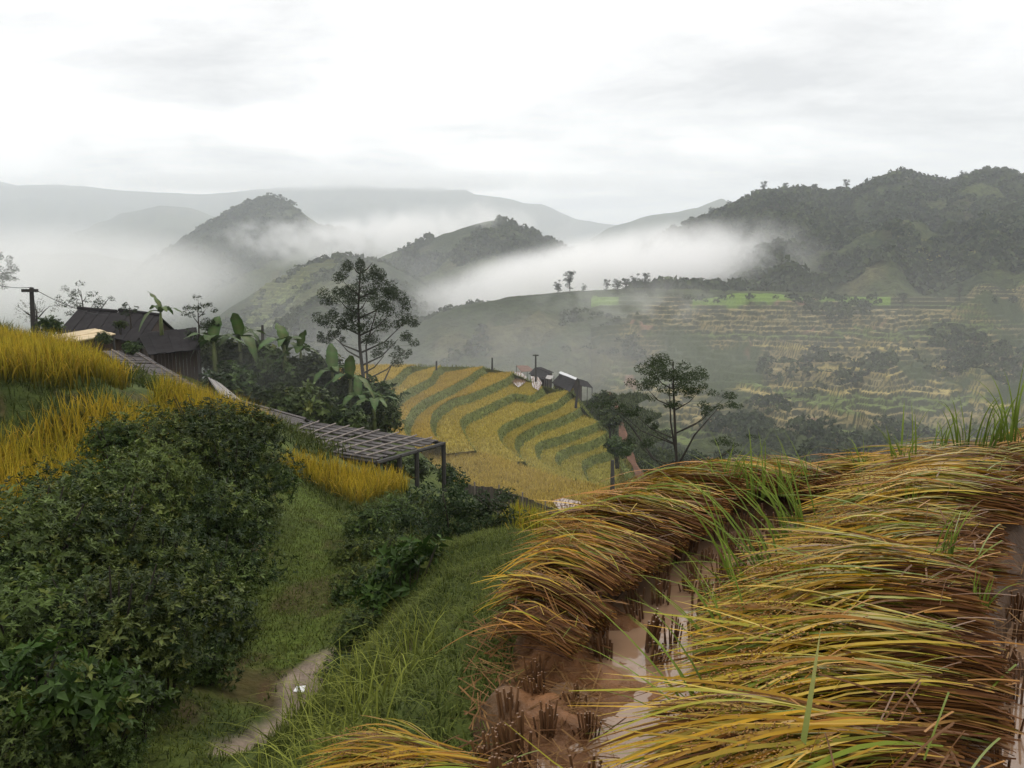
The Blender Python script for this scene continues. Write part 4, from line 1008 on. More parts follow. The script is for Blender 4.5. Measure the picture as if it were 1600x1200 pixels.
# ------------------------------------------------------------------ trees
def leaf_pad(rg, c, rx, rz, n, leaf, cols):
    u = unit(rg.normal(0, 1, (n, 3)))*rg.uniform(.2, 1, (n, 1))**.5
    # a few feathery sprays per pad
    p = np.array(c)+u*np.array([rx, rx, rz]); p[:, 2] -= .25*rz*((u[:, 0]**2+u[:, 1]**2))
    nr = unit(np.array([0, 0, .8])+rg.normal(0, .55, (n, 3)))
    w = rg.uniform(0, 1, (n, 1)); col = np.array(cols[0])*(1-w)+np.array(cols[1])*w
    return leaf_cloud(p, nr, rg.uniform(.6, 1.3, n)*leaf, .38, col, rg)
def tri_join(parts):
    V = []; T = []; C = []; o = 0
    for v, t, c in parts: V.append(v); T.append(t+o); C.append(c); o += len(v)
    return np.concatenate(V), np.concatenate(T), np.concatenate(C)
def traced_tree(name, d, trunk, pads, stems, tr, n_leaf, leaf, cols, label, cat="tree", seed=1, group=None, ground=None, spread=1.0):
    """trunk: pixel polyline from foot to tip; pads (px,py,rx,ry) in photo pixels; a pad's limb leaves the trunk below it"""
    rg = np.random.default_rng(seed); k = d/F
    T = [Vector(at(px, py, d)) for px, py in trunk]; base = T[0].copy()
    if ground is not None: base = Vector((T[0].x, T[0].y, ground)); T = [base]+T
    e = link(name, None, loc=base, label=label, cat=cat, group=group)
    mb = MB(); n = len(T); mb.tube([p-base for p in T], [tr*(1-.8*i/(n-1)) for i in range(n)], 7)
    trunk_o = link("trunk", mb.mesh("trunk", True), M_BARK, parent=e)
    for s_ in stems:
        q = [Vector(at(px, py, d+dd)) for px, py, dd in s_]; mb = MB(); mb.tube([p-base for p in q], [tr*.55*(1-.7*i/(len(q)-1)) for i in range(len(q))], 6)
        link("stem", mb.mesh("stem", True), M_BARK, parent=e)
    parts = []
    for (px, py, rx, ry) in pads:
        c = Vector(at(px, py, d+rg.uniform(-1, 1)*spread)); rxw, ryw = rx*k, ry*k*1.25
        # limb from a point on the trunk below the pad
        zt = c.z-.55*abs(c.x-np.interp(c.z, [p.z for p in T], [p.x for p in T]))-.3
        zt = max(zt, T[1].z if ground is not None else T[0].z+.2)
        p0 = Vector((float(np.interp(zt, [p.z for p in T], [p.x for p in T])), float(np.interp(zt, [p.z for p in T], [p.y for p in T])), zt))
        mid = p0*.45+c*.55+Vector((0, 0, -.10*(c-p0).length)); mb = MB()
        mb.tube([p-base for p in (p0, mid, c)], [tr*.35, tr*.22, tr*.08], 5)
        link("limb", mb.mesh("limb", True), M_BARK, parent=trunk_o)
        m_ = max(4, int(rx/4))
        for j in range(m_):
            o = Vector((rg.uniform(-1.2, 1.2)*rxw, rg.uniform(-1.2, 1.2)*rxw, rg.uniform(-1.5, 1.1)*ryw))
            parts.append(leaf_pad(rg, (c+o-base), rxw*.5, ryw*.7, int(n_leaf*13*rxw*ryw/m_)+14, leaf, cols))
            mb2 = None
    v, t, c = tri_join(parts); link("crown", mesh_np("crown", v, tris=t, col=c), M_LEAF, parent=e)
    return e
TC = ((.014,.022,.009), (.045,.058,.024))
traced_tree("tall_tree", 47, [(572,660),(569,600),(562,540),(560,480),(563,420)],
    [(552,416,20,11),(582,410,17,12),(535,438,24,11),(598,440,28,12),(566,445,25,11),(524,462,22,9),(612,462,22,9),(572,470,30,12),(518,492,20,11),(612,488,30,12),(545,496,24,11),(632,504,15,9),(514,520,13,8),(588,514,24,10),(622,530,20,8),(600,556,22,7),(634,548,12,6),(526,530,12,7)],
    [[(573,640,0),(574,585,.2),(572,540,.5),(590,480,.8)], [(578,650,-.4),(598,600,-.6),(612,570,-.8)]], .17, 190, .13, TC, "tall slender tree with layered dark crown rising above the banana thicket", seed=3, ground=-11.5)
traced_tree("lone_tree", 38, [(1058,790),(1057,720),(1054,650),(1052,600),(1052,565)],
    [(1050,562,26,10),(1020,582,30,10),(1084,588,28,11),(1050,598,34,11),(1008,604,24,8),(1096,608,18,7),(1130,624,24,7),(1112,640,15,6),(958,634,27,6),(985,640,12,5),(992,690,20,8),(1152,692,28,5),(1040,624,22,6),(1010,660,12,6)],
    [[(1058,750,0),(1020,715,.4),(985,665,.6),(955,637,.5)], [(1058,748,0),(1100,732,-.3),(1155,694,-.4)], [(1058,720,0),(1048,660,.3),(1046,600,.4)], [(1058,730,0),(1085,680,.2),(1120,640,.3)]], .11, 260, .115,
    ((.020,.036,.010), (.060,.085,.020)), "lone tree with flat green crown standing behind the curved bund", seed=5, ground=-19.5)
YT = ((.016,.028,.010), (.052,.070,.024))
traced_tree("young_tree", 12.4, [(706,900),(703,850),(698,800),(692,770)], [(690,772,30,16),(660,800,32,18),(725,795,30,18),(700,820,40,18),(660,840,26,14),(735,835,26,14),(690,790,36,18)], [], .030, 420, .085, YT, "young tree with thin dark trunk in the gully, the left of two", seed=6, spread=.5)
traced_tree("young_tree", 12.8, [(752,895),(756,850),(762,810),(765,775)], [(765,780,28,15),(790,805,28,16),(745,800,26,16),(780,835,32,16),(750,840,24,14),(800,830,20,14)], [], .028, 420, .085, YT, "young tree with thin dark trunk in the gully, the right of two", seed=8, spread=.5)
HZ = ((.03,.035,.022), (.06,.065,.04))
traced_tree("misty_tree", 130, [(-20,520),(-18,470),(-10,430)], [(2,405,14,7),(-12,420,20,9),(5,428,16,6),(-5,442,20,6),(8,437,10,4)], [], .14, 9, .36, HZ, "pale tree cut by the left edge of the picture", seed=9, ground=-12)
traced_tree("roof_tree", 58, [(130,510),(130,480),(126,455)], [(122,450,17,6),(135,462,14,6),(108,468,14,6),(150,468,12,5),(105,480,12,5),(165,467,10,4),(150,482,14,5),(125,478,14,5)], [[(140,500,0),(160,480,.3),(170,466,.5)]], .10, 34, .15, TC, "spreading tree standing behind the left dark roof", seed=10, ground=-8)
traced_tree("bare_tree", 50, [(58,510),(57,490),(55,475)], [(50,474,16,8),(70,480,14,8),(38,485,14,8),(60,488,20,8)], [[(57,500,0),(70,485,.2),(78,478,.3)], [(57,500,0),(40,488,-.2),(30,480,-.3)]], .08, 14, .10, ((.045,.045,.035), (.08,.075,.055)), "thin grey twiggy tree behind the leaning pole", seed=11, ground=-5.5)
traced_tree("papaya_tree", 42, [(312,560),(311,520),(309,480)], [(310,470,16,5),(298,485,14,6),(322,482,13,5),(315,500,16,7),(328,512,12,7),(300,510,14,8),(335,505,8,3),(318,528,16,8)], [], .09, 60, .14, TC, "dark branching tree at the right end of the dark roofs", seed=12, ground=-8)
traced_tree("papaya_tree", 44, [(204,500),(203,488),(202,478)], [(202,477,9,4),(196,485,8,4),(212,484,8,4)], [], .06, 60, .13, TC, "small dark tree behind the gap of the dark roofs", seed=13, ground=-7)
# trees of the valley and the rim, one template each
def tree_template(seed, n, leaf, cols, tall=1.0):
    rg = np.random.default_rng(seed); parts = []; mb = MB(); mb.tube([(0, 0, -.15), (.02, 0, .35), (.0, .02, .75*tall)], [.035, .026, .008], 6)
    for k in range(26):
        a = rg.uniform(0, 6.28); r = rg.uniform(.05, .36); z = rg.uniform(.22, 1.0)*tall; r *= 1.25-1.0*abs(z/tall-.5)
        c = (r*math.cos(a), r*math.sin(a), z); parts.append(leaf_pad(rg, c, rg.uniform(.12, .2), rg.uniform(.06, .11), n, leaf, cols))
        mb.tube([(0, 0, .3*tall+.35*z*.5), (c[0]*.5, c[1]*.5, z*.8), c], [.014, .009, .003], 4)
    v, t, c = tri_join(parts); crown = mesh_np("crown", v, tris=t, col=c); crown.materials.append(M_LEAF)
    tr = mb.mesh("trunk"); tr.materials.append(M_BARK); return crown, tr
VT = [tree_template(700+k, 90, .06, ((.018,.026,.012), (.05,.06,.026)), 1.0+.15*k) for k in range(4)]
rv = random.Random(33)
def valley_tree(px, d, h, label, group, py=None, name="valley_tree"):
    a, _ = ray(px, 600 if py is None else py); z = float(h_all(np.array([a*d]), np.array([d]))[0]); crown, tr = rv.choice(VT)
    e = link(name, None, loc=(a*d, d, z-.2), rot=(0, 0, rv.uniform(0, 6)), scale=(h*rv.uniform(.85, 1.15), h*rv.uniform(.85, 1.15), h), label=label, cat="tree", group=group)
    link("crown", crown, parent=e); link("trunk", tr, parent=e)
for px, d, h, lb in [(1275,150,15,"large hazy tree in the valley right of the lone tree"),(1365,140,17,"big bare limbed hazy tree below the pale field track"),(1320,150,10,"short dark tree between the two large valley trees"),
        (1200,150,13,"hazy tree between the lone tree and the large valley tree"),(1420,150,12,"hazy tree at the valley's right, beside the bare limbed one"),(1150,165,12,"hazy valley tree behind the lone tree's right bough"),(1470,160,11,"hazy tree above the tall grass at the right"),
        (1012,165,9,"hazy tree left of the lone tree"),(968,190,9,"hazy tree below the far farm roofs"),(1030,170,13,"hazy tree behind the lone tree's trunk"),(940,190,10,"hazy tree beside the far dark roof"),(1090,140,12,"hazy tree right of the lone tree's trunk"),
        (1545,170,12,"hazy tree at the right edge of the valley"),(1035,128,9,"dark tree just right of the red footpath")]:
    valley_tree(px, d, h, lb, GV)
RIM = "small trees along the valley rim"
for px, h, lb in [(872,9,"tallest round tree at the left end of the valley rim"),(890,12,"twin of the round tree at the rim's left end"),(912,6,"low tree right of the rim's round trees"),(948,7,"thin tree on the rim left of the wisps"),(965,9,"first tree of the rim's middle row"),(978,10,"second tree of the rim's middle row"),(992,11,"third tree of the rim's middle row"),
        (1008,10,"fourth tree of the rim's middle row"),(1022,9,"last tree of the rim's middle row"),(1042,8,"dark bush tree in front of the rim's middle row"),(1104,6,"small tree on the pale terrace steps"),(1132,5,"tiny tree right of the pale terrace steps"),(1240,7,"slim tree standing on the green rim field"),(1252,6,"second slim tree on the green rim field"),(1412,10,"round dark tree at the right end of the green rim field"),(1500,8,"tree on the rim below the yellow terraces")]:
    valley_tree(px, 421 if px < 1300 else 400, h*.66, lb, RIM, 455, "rim_tree")
CR = "single trees on the mountain's skyline"
for k, px in enumerate([1005,1030,1052,1080,1112,1140,1165,1192,1225,1270,1320,1408,1500,1535]):
    a, _ = ray(px, 330); ys = np.linspace(640, 900, 60); z = h_all(a*ys, ys); j = int(np.argmax(z/ys)); crown, tr = rv.choice(VT); h = rv.uniform(5, 9)
    e = link("skyline_tree", None, loc=(a*ys[j], ys[j], z[j]-.5), scale=h, rot=(0, 0, k), label=f"tree on the right mountain's skyline, {ordinal(k+1)} counted from the cloud", cat="tree", group=CR)
    link("crown", crown, parent=e); link("trunk", tr, parent=e)

# ------------------------------------------------------------------ banana plants
def banana_leaf(seed, bend):
    rg = np.random.default_rng(seed); K = 10; V = []; C = []; q = []
    for k in range(K+1):
        s = k/K; x = s*(1-.25*bend*s); z = .5*s-(.3+.9*bend)*s*s; w = .14*max(.05, math.sin(math.pi*min(1, s*.92+.08)))**.6
        for j in (-1, 0, 1):
            V.append((x, j*w+.01*rg.normal(), z+(.05*abs(j) if j else 0)-abs(j)*.12*s*rg.random())); g = (.050, .085, .022) if j else (.10, .13, .05); C.append([c*rg.uniform(.85, 1.15) for c in g])
    for k in range(K):
        for j in (0, 1): q.append((k*3+j, k*3+j+1, k*3+j+4, k*3+j+3))
    me = mesh_np("leaf", np.array(V), np.array(q), col=np.array(C)); me.materials.append(M_LEAF); return me
BL = [banana_leaf(k, .2+.22*k) for k in range(5)]
mb = MB(); mb.tube([(0, 0, -1.2), (.02, 0, 0), (0, .01, .6)], [.12, .10, .05], 8); BSTEM = mb.mesh("stem", True); BSTEM.materials.append(M_GREENSTEM)
for px, py, d, h, nl, lb in [(252,505,43,1.0,6,"banana plant with bright upright leaf behind the dark roofs"),(335,555,41,1.2,7,"banana plant with drooping pale leaves right of the lean-to"),(375,548,43,1.2,7,"banana plant in the middle of the thicket"),(445,560,42,1.2,7,"banana plant with upright new leaf in the thicket"),
        (470,565,42.5,1.0,6,"banana plant with frayed leaves above the thicket"),(520,600,42,1.1,6,"banana plant left of the tall tree"),(548,612,41,1.1,6,"banana plant at the tall tree's foot"),(585,648,39,1.0,7,"banana plant beside the golden terraces"),(560,640,40,1.0,6,"low banana plant under the tall tree"),(405,560,44,1.1,6,"banana plant below the concrete post")]:
    e = link("banana_plant", None, loc=at(px, py, d), rot=(0, 0, rv.uniform(0, 6)), scale=h, label=lb, cat="banana plant", group="banana plants in the thicket")
    link("stem", BSTEM, parent=e)
    for j in range(nl):
        link("leaf", BL[1+j % 4] if j else BL[0], parent=e, loc=(0, 0, .55), rot=(0, rv.uniform(-.6, .0) if j else -1.0, j*2.4), scale=(rv.uniform(1.1, 1.7), rv.uniform(1.3, 2.1), 1.4))

# ------------------------------------------------------------------ tall grass tufts among the sheaves
def tuft(seed, n, L, wd, lean, droop, c0, c1, ldir=None):
    rg = np.random.default_rng(seed); b = rg.normal(0, .035, (n, 3)); b[:, 2] = 0
    ld = None if ldir is None else rg.normal(ldir, .35, n)
    v, q, c = blades(b, rg.uniform(*L, n), rg.uniform(.6, 1.3, n)*wd, lean, droop, 6, c0, c1, rg, .15, leandir=ld); me = mesh_np("grass_tuft", v, q, col=c); me.materials.append(M_GRASS); return me
GA, GBc = (.07,.11,.016), (.21,.28,.04)
TU = [tuft(k, 16, (.25, .55), .011, .22, .35, GA, GBc) for k in range(3)]
TL = [tuft(40+k, 15, (.35, .75), .012, .55, .35, GA, GBc, ldir=math.pi*.82) for k in range(3)]
for px, py, d, kind, sc, lb in [(1140,775,5.0,0,1.0,"tall grass tuft at the far bund's bend"),(1180,778,4.9,0,1.1,"tall grass tuft behind the long sheaf row"),(1225,775,5.0,0,.9,"grass tuft on the far bund left of the heap"),(1265,770,5.2,0,.8,"short grass tuft on the far bund"),
        (1345,750,5.3,0,.8,"grass tuft sprouting at the left of the heap"),(1412,745,5.0,0,1.25,"tallest grass tuft on the heap's left shoulder"),(1470,715,5.6,0,.9,"grass tuft on top of the heap"),(1500,705,5.6,0,1.1,"grass tuft right of the heap's top"),(1545,700,5.4,0,1.1,"grass tuft near the heap's right end"),(1585,690,5.3,0,1.2,"grass tuft at the right edge of the picture"),(1565,690,5.7,0,.9,"grass tuft behind the heap's right end"),
        (1205,905,3.3,1,1.0,"leaning grass tuft left of the long sheaf row, in the middle"),(1170,960,3.0,1,1.0,"leaning grass tuft over the open muddy pool"),(1235,860,3.7,1,1.0,"leaning grass tuft at the far end of the pool"),(1150,1060,2.6,1,.9,"grass tuft leaning over the pool near the camera"),(1255,830,4.0,1,.9,"leaning grass tuft below the far bund"),(1130,1180,2.2,1,.8,"grass tuft leaning left at the lower edge"),
        (1480,870,3.2,0,.6,"fresh grass tuft on the cut ends of the long row"),(1420,800,3.9,0,.45,"small grass tuft growing through the long row"),(1530,960,2.8,0,.5,"thin grass tuft by the right paddy")]:
    p = at(px, py, d); link("grass_tuft", (TU if kind == 0 else TL)[rv.randrange(3)], loc=p, rot=(0, 0, rv.uniform(-.5, .5) if kind else rv.uniform(0, 6)), scale=sc, label=lb, cat="grass tuft", group="tall grass tufts among the sheaves")
b3 = np.zeros((1, 3)); v, q, c = blades(b3, .26, .022, .05, .05, 6, (.20,.24,.06), (.40,.38,.14), np.random.default_rng(2), 0)
link("grass_sprout", mesh_np("grass_sprout", v, q, col=c), M_GRASS, loc=at(1255,1160,1.62), rot=(0, .12, 0), label="single broad pale blade standing upright in the long sheaf row", cat="leaf blade")

# ------------------------------------------------------------------ farmhouses, sheds, fence, poles
def slab_obj(name, quad, th, mat, parent, base):
    mb = MB(); mb.slab([Vector(p)-base for p in quad], th); return link(name, mb.mesh(name), mat, parent=parent)
def lerp(a, b, t): return Vector(a)*(1-t)+Vector(b)*t
def quad_cell(TL_, TR_, BR_, BL_, s0, s1, t0, t1):
    f = lambda s, t: lerp(lerp(TL_, TR_, s), lerp(BL_, BR_, s), t)
    return [f(s0, t0), f(s0, t1), f(s1, t1), f(s1, t0)]
def farmhouse(ridge, eave, gz, label, mat=M_ROOF, nsheet=7, wall=M_WALL):
    RA, RB = (Vector(p) for p in ridge); EA, EB = (Vector(p) for p in eave); BA, BB = (Vector((2*r.x-e_.x, 2*r.y-e_.y, e_.z)) for r, e_ in ((RA, EA), (RB, EB)))
    base = Vector(((EA.x+BB.x)/2, (EA.y+BB.y)/2, gz)); e = link("farmhouse", None, loc=base, label=label, cat="house", group="dark roofed farmhouses")
    mb = MB(); mb.tube([RA-base+Vector((0, 0, .06)), RB-base+Vector((0, 0, .06))], .11, 6); roof_o = link("roof", mb.mesh("roof"), mat, parent=e)
    for side, (P, Q) in enumerate(((EA, EB), (BA, BB))):
        for k in range(nsheet):
            qd = quad_cell(RA, RB, Q, P, k/nsheet, (k+1.08)/nsheet, 0, 1)
            if side: qd = qd[::-1]
            slab_obj("roof_sheet", [p+Vector((0, 0, .03*(k % 2)+rb.uniform(0, .02))) for p in qd], .05, mat, roof_o, base)
    I = lambda p, c: Vector((p.x, p.y, 0))*.86+Vector((c.x, c.y, 0))*.14
    C = [I(p, base) for p in (EA, EB, BB, BA)]; zt = min(EA.z, EB.z)+.25
    for a, b_ in ((0, 1), (1, 2), (2, 3), (3, 0)):
        A0, B0 = C[a], C[b_]
        slab_obj("wall", [Vector((A0.x, A0.y, gz)), Vector((B0.x, B0.y, gz)), Vector((B0.x, B0.y, zt)), Vector((A0.x, A0.y, zt))], .08, wall, e, base)
    for r, (p, q_) in ((RA, (C[0], C[3])), (RB, (C[1], C[2]))):
        m_ = (p+q_)/2; mb = MB(); ap = Vector((m_.x, m_.y, r.z-.12)); tri = [Vector((p.x, p.y, zt)), Vector((q_.x, q_.y, zt)), ap]; o_ = (p-q_).cross(Vector((0, 0, 1))).normalized()*.05
        mb.add([t-base for t in tri]+[t-base+o_ for t in tri], [(0, 1, 2), (5, 4, 3), (0, 3, 4, 1), (1, 4, 5, 2), (2, 5, 3, 0)]); link("gable", mb.mesh("gable"), wall, parent=e)
    return e
farmhouse((at(122,483,50), at(182,488,48.5)), (at(88,521,46.5), at(158,527,45)), -7.5, "left dark roofed farmhouse behind the golden rice")
farmhouse((at(186,486,46.5), at(250,494,46)), (at(148,524,43), at(222,538,42)), -7.5, "dark roofed farmhouse with open gable, the right of the two")
def leanto(name, quad, mat, label, gz, nsheet=6, th=.05, posts=True, cat="shed", cols=True):
    TL_, TR_, BR_, BL_ = (Vector(p) for p in quad); c = (TL_+TR_+BR_+BL_)/4; base = Vector((c.x, c.y, gz)); e = link(name, None, loc=base, label=label, cat=cat)
    for k in range(nsheet): slab_obj("roof_sheet", [p+Vector((0, 0, .025*(k % 2))) for p in quad_cell(TL_, TR_, BR_, BL_, k/nsheet, (k+1.06)/nsheet, 0, 1)], th, mat, e, base)
    if posts:
        for p in (lerp(TL_, c, .06), lerp(TR_, c, .06), lerp(BR_, c, .06), lerp(BL_, c, .06)):
            mb = MB(); mb.tube([Vector((p.x, p.y, gz))-base, p-base], .06, 6); link("post", mb.mesh("post"), M_POLE, parent=e)
    return e
e = leanto("lean_to", (at(214,521,43.5), at(306,512,44), at(312,546,40.5), at(232,554,39.5)), M_ROOF, "dark lean-to roof with brown plank wall in front of the farmhouses", -8.5)
b0 = e.location.copy(); A_, B_ = Vector(at(240,553,40.6)), Vector(at(308,545,41.4))
for k in range(12):
    p, q_ = lerp(A_, B_, k/12), lerp(A_, B_, (k+.94)/12); slab_obj("plank", [Vector((p.x, p.y, -8.5)), Vector((q_.x, q_.y, -8.5)), Vector((q_.x, q_.y, q_.z-.05)), Vector((p.x, p.y, p.z-.05))], .04, M_WALL, e, b0)
leanto("small_shed", (at(148,513,40), at(180,522,38.5), at(104,536,36.5), at(74,525,38)), M_TAN, "small shed with bright tan roof left of the lean-to", -6.5, nsheet=4)
leanto("sheet_ramp", (at(326,589,36), at(345,600,37), at(386,634,34), at(352,626,33)), M_SHEET, "tilted grey sheet leaning beside the slatted roofs", -8.0, nsheet=2, cat="roof sheet")
def slat_roof(label, quad, nsl, nbat, posts, gz, gap, mat=M_SLAT, along=1):
    TL_, TR_, BR_, BL_ = (Vector(p) for p in quad); c = (TL_+TR_+BR_+BL_)/4; base = Vector((c.x, c.y, gz)); e = link("slatted_shed", None, loc=base, label=label, cat="shed", group="long grey slatted sheds")
    for k in range(nsl):
        t0 = k/nsl; t1 = t0+(1-rb.uniform(*gap))/nsl; o = Vector((0, 0, rb.uniform(-.03, .03)))
        for h_ in range(2):
            s0 = h_*.5+rb.uniform(-.02, .02)*(h_ > 0); s1 = (h_+1)*.5+rb.uniform(-.05, .01)
            slab_obj("slat", [p+o for p in quad_cell(TL_, TR_, BR_, BL_, max(0, s0), s1, t0, t1)], .03, mat, e, base)
    for k in range(nbat):
        s = (k+.5)/nbat+rb.uniform(-.02, .02); mb = MB(); up = Vector((0, 0, .07)); mb.tube([lerp(TL_, TR_, s)+up-base, lerp(BL_, BR_, s+rb.uniform(-.03, .03))+up-base], .028, 5); link("batten", mb.mesh("batten"), M_BATTEN, parent=e)
    for A0, B0 in ((TL_, TR_), (BL_, BR_), (TR_, BR_)):
        mb = MB(); dn = Vector((0, 0, -.09)); mb.tube([A0+dn-base, B0+dn-base], .06, 6); link("beam", mb.mesh("beam"), M_POLE, parent=e)
    for s, t in posts:
        p = lerp(lerp(TL_, TR_, s), lerp(BL_, BR_, s), t); g = float(h_all(np.array([p.x]), np.array([p.y]))[0])-.3; mb = MB(); mb.tube([Vector((p.x, p.y, min(g, p.z-1.5)))-base, p-base+Vector((0, 0, -.04))], .075, 7); link("post", mb.mesh("post"), M_POLE, parent=e)
slat_roof("long slatted shed roof on dark posts above the golden rice patch", (at(488,659,31), at(693,689,27), at(588,718,22), at(412,690,24.5)), 15, 8, [(1, 0), (1, .45), (1, .7), (.97, .93), (.6, .05), (.3, .05), (.55, .95), (.05, .9)], -7.5, (.15, .45))
slat_roof("middle slatted shed roof climbing beside the grey sheet", (at(318,609,35.5), at(488,656,32), at(412,688,25), at(300,640,27.5)), 16, 0, [(.1, .1), (.9, .1), (.5, .9), (.1, .9)], -7.5, (.02, .10))
slat_roof("upper slatted shed roof below the farmhouses", (at(160,549,33), at(214,548,36.5), at(322,610,35), at(240,606,29.5)), 18, 2, [(.1, .1), (.9, .1), (.5, .9), (.1, .9)], -7.0, (.04, .2))
# fence of upright boards
FL = resample([at(655,762,43), at(690,764,43), at(770,768,43), at(830,787,43), at(880,808,43), at(935,832,43)], 62)
fe = link("board_fence", None, loc=FL[31], label="dark fence of upright boards below the golden terraces", cat="fence"); fb = Vector(FL[31])
for k in range(61):
    a, b_ = Vector(FL[k]), Vector(FL[k]*.04+FL[k+1]*.96); z1 = Vector((0, 0, .25+rb.uniform(-.06, .06))); z0 = Vector((0, 0, -1.2)); slab_obj("board", [a+z0, b_+z0, b_+z1, a+z1], .03, M_WOODOLD, fe, fb)
for k in range(2, 61, 8):
    mb = MB(); p = Vector(FL[k])-fb; mb.tube([p+Vector((0, -.05, -1.3)), p+Vector((0, -.05, .5))], .045, 6); link("fence_post", mb.mesh("fence_post"), M_BATTEN, parent=fe)
# far houses behind the spur
def far_house(ridge, eave, gz, mat, label, nsheet=5): e = farmhouse(ridge, eave, gz, label, mat, nsheet); e['group'] = "hazy farmhouses behind the spur"; return e
far_house((at(876,583,172), at(902,592,165)), (at(862,598,165), at(890,612,158)), -34, M_ROOF, "hazy dark farmhouse with bright roof edge behind the spur")
far_house((at(836,574,178), at(858,583,172)), (at(826,584,172), at(850,593,166)), -34, M_ROOF, "hazy farmhouse left of the one with the bright roof edge")
leanto("bright_roof", (at(876,580,168), at(901,590,162), at(899,593,161), at(873,583,167)), M_BRIGHT, "bright metal roof strip on the far farmhouse", -32, nsheet=3, cat="roof")
leanto("pale_porch", (at(855,586,165), at(866,587,165), at(860,593,163), at(852,591,163)), M_SHEET, "pale porch roof between the two far farmhouses", -32, nsheet=2, cat="roof")
leanto("red_roof", (at(806,571,182), at(824,571,182), at(836,580,176), at(815,581,176)), M_RED, "reddish brown roof left of the far farmhouses", -33, nsheet=3, cat="roof")
leanto("low_roof", (at(905,592,160), at(918,596,160), at(926,606,155), at(908,603,155)), M_ROOF, "low dark roof right of the far farmhouses", -34, nsheet=3, cat="roof")
# posts and poles
def pole(px, top, bot, d, r, label, arm=True, below=1.0, lean=0):
    p0, p1 = Vector(at(px, bot, d)), Vector(at(px+lean, top, d)); base = p0-Vector((0, 0, below)); e = link("utility_pole", None, loc=base, label=label, cat="pole", group="poles and posts"); mb = MB(); mb.tube([Vector((0, 0, 0)), p0-base, p1-base], [r*1.15, r, r*.75], 8); link("shaft", mb.mesh("shaft"), M_POLE, parent=e)
    if arm:
        mb = MB(); mb.box(p1-base+Vector((0, -.02-r, -.12)), (r*6, r*1.2, r*1.2)); link("crossarm", mb.mesh("crossarm"), M_POLE, parent=e)
    return p1
T1 = pole(52, 449, 505, 32, .10, "dark leaning pole on the ridge at the far left", True, 1.5, -3)
pole(410, 508, 520, 60, .12, "concrete post above the middle of the thicket", False, 6)
pole(682, 564, 574, 140, .16, "thin post on the terraces' skyline, the left of two", False, .5)
pole(769, 559, 574, 140, .16, "thin post on the terraces' skyline, the right of two", False, .5)
pole(837, 554, 588, 150, .18, "tall thin pole in front of the far farmhouses", True, 1)
pole(900, 592, 633, 134, .22, "leaning dark pole on the right rim of the terraces", False, .5, 4)
pole(957, 719, 760, 84, .24, "stout dark post on the front golden field", False, .5)
def wire(A, B, sag, label):
    A, B = Vector(A), Vector(B); mb = MB(); pts = [lerp(A, B, k/12)-Vector((0, 0, sag*4*(k/12)*(1-k/12))) for k in range(13)]; mb.tube(pts, .014, 4); link("power_line", mb.mesh("power_line"), M_WIRE, label=label, cat="wire", group="power lines")
wire(T1, at(-60, 425, 30), .2, "power line running left from the leaning pole")
wire(T1, at(168, 492, 46), .25, "power line running from the leaning pole to the dark roofs")
wire(at(330, 508, 58), at(640, 540, 75), .5, "power line crossing behind the thicket")
# litter on the path
p = on_z(469, 1104, -3.98); mb = MB(); mb.slab([(-.05, -.03, .02), (.05, -.04, .02), (.05, .03, .045), (-.04, .04, .03)], .006)
zz = float(h_all(np.array([p[0]]), np.array([p[1]]))[0]); link("paper_scrap", mb.mesh("paper_scrap"), M_WHITE, loc=(p[0], p[1], zz+.03), label="white scrap of litter lying on the earth path", cat="litter")

# ------------------------------------------------------------------ haze and mist
def mist_mat(name, dens, nscale, lo, hi, seed, stretch=(1, 1, 1), aniso=.5, soft=(1.0, .35)):
    m = bpy.data.materials.new(name); m.use_nodes = True
    t = m.node_tree; n = t.nodes; n.clear()
    o = n.new("ShaderNodeOutputMaterial"); pv = n.new("ShaderNodeVolumePrincipled")
    pv.inputs['Color'].default_value = (.996, .996, .998, 1); pv.inputs['Anisotropy'].default_value = aniso
    t.links.new(pv.outputs[0], o.inputs['Volume'])
    tc = n.new("ShaderNodeTexCoord")
    ln = n.new("ShaderNodeVectorMath"); ln.operation = 'LENGTH'; t.links.new(tc.outputs['Object'], ln.inputs[0])
    mr = n.new("ShaderNodeMapRange"); mr.interpolation_type = 'SMOOTHSTEP'
    mr.inputs[1].default_value = soft[0]; mr.inputs[2].default_value = soft[1]; mr.inputs[3].default_value = 0; mr.inputs[4].default_value = 1
    t.links.new(ln.outputs['Value'], mr.inputs[0])
    mp = n.new("ShaderNodeMapping"); mp.inputs['Scale'].default_value = stretch; mp.inputs['Location'].default_value = (seed, seed*1.7, seed*.3)
    t.links.new(tc.outputs['Object'], mp.inputs[0])
    nz = n.new("ShaderNodeTexNoise"); nz.inputs['Scale'].default_value = nscale; nz.inputs['Detail'].default_value = 6; nz.inputs['Roughness'].default_value = .55
    nz.inputs['Distortion'].default_value = .4
    t.links.new(mp.outputs[0], nz.inputs['Vector'])
    m2 = n.new("ShaderNodeMapRange"); m2.interpolation_type = 'SMOOTHSTEP'
    m2.inputs[1].default_value = lo; m2.inputs[2].default_value = hi; m2.inputs[3].default_value = 0; m2.inputs[4].default_value = dens
    t.links.new(nz.outputs['Fac'], m2.inputs[0])
    mu = n.new("ShaderNodeMath"); mu.operation = 'MULTIPLY'
    t.links.new(mr.outputs[0], mu.inputs[0]); t.links.new(m2.outputs[0], mu.inputs[1]); t.links.new(mu.outputs[0], pv.inputs['Density'])
    return m
def ico(name):
    import bmesh
    bm = bmesh.new(); bmesh.ops.create_icosphere(bm, subdivisions=3, radius=1.0)
    me = bpy.data.meshes.new(name); bm.to_mesh(me); bm.free(); return me
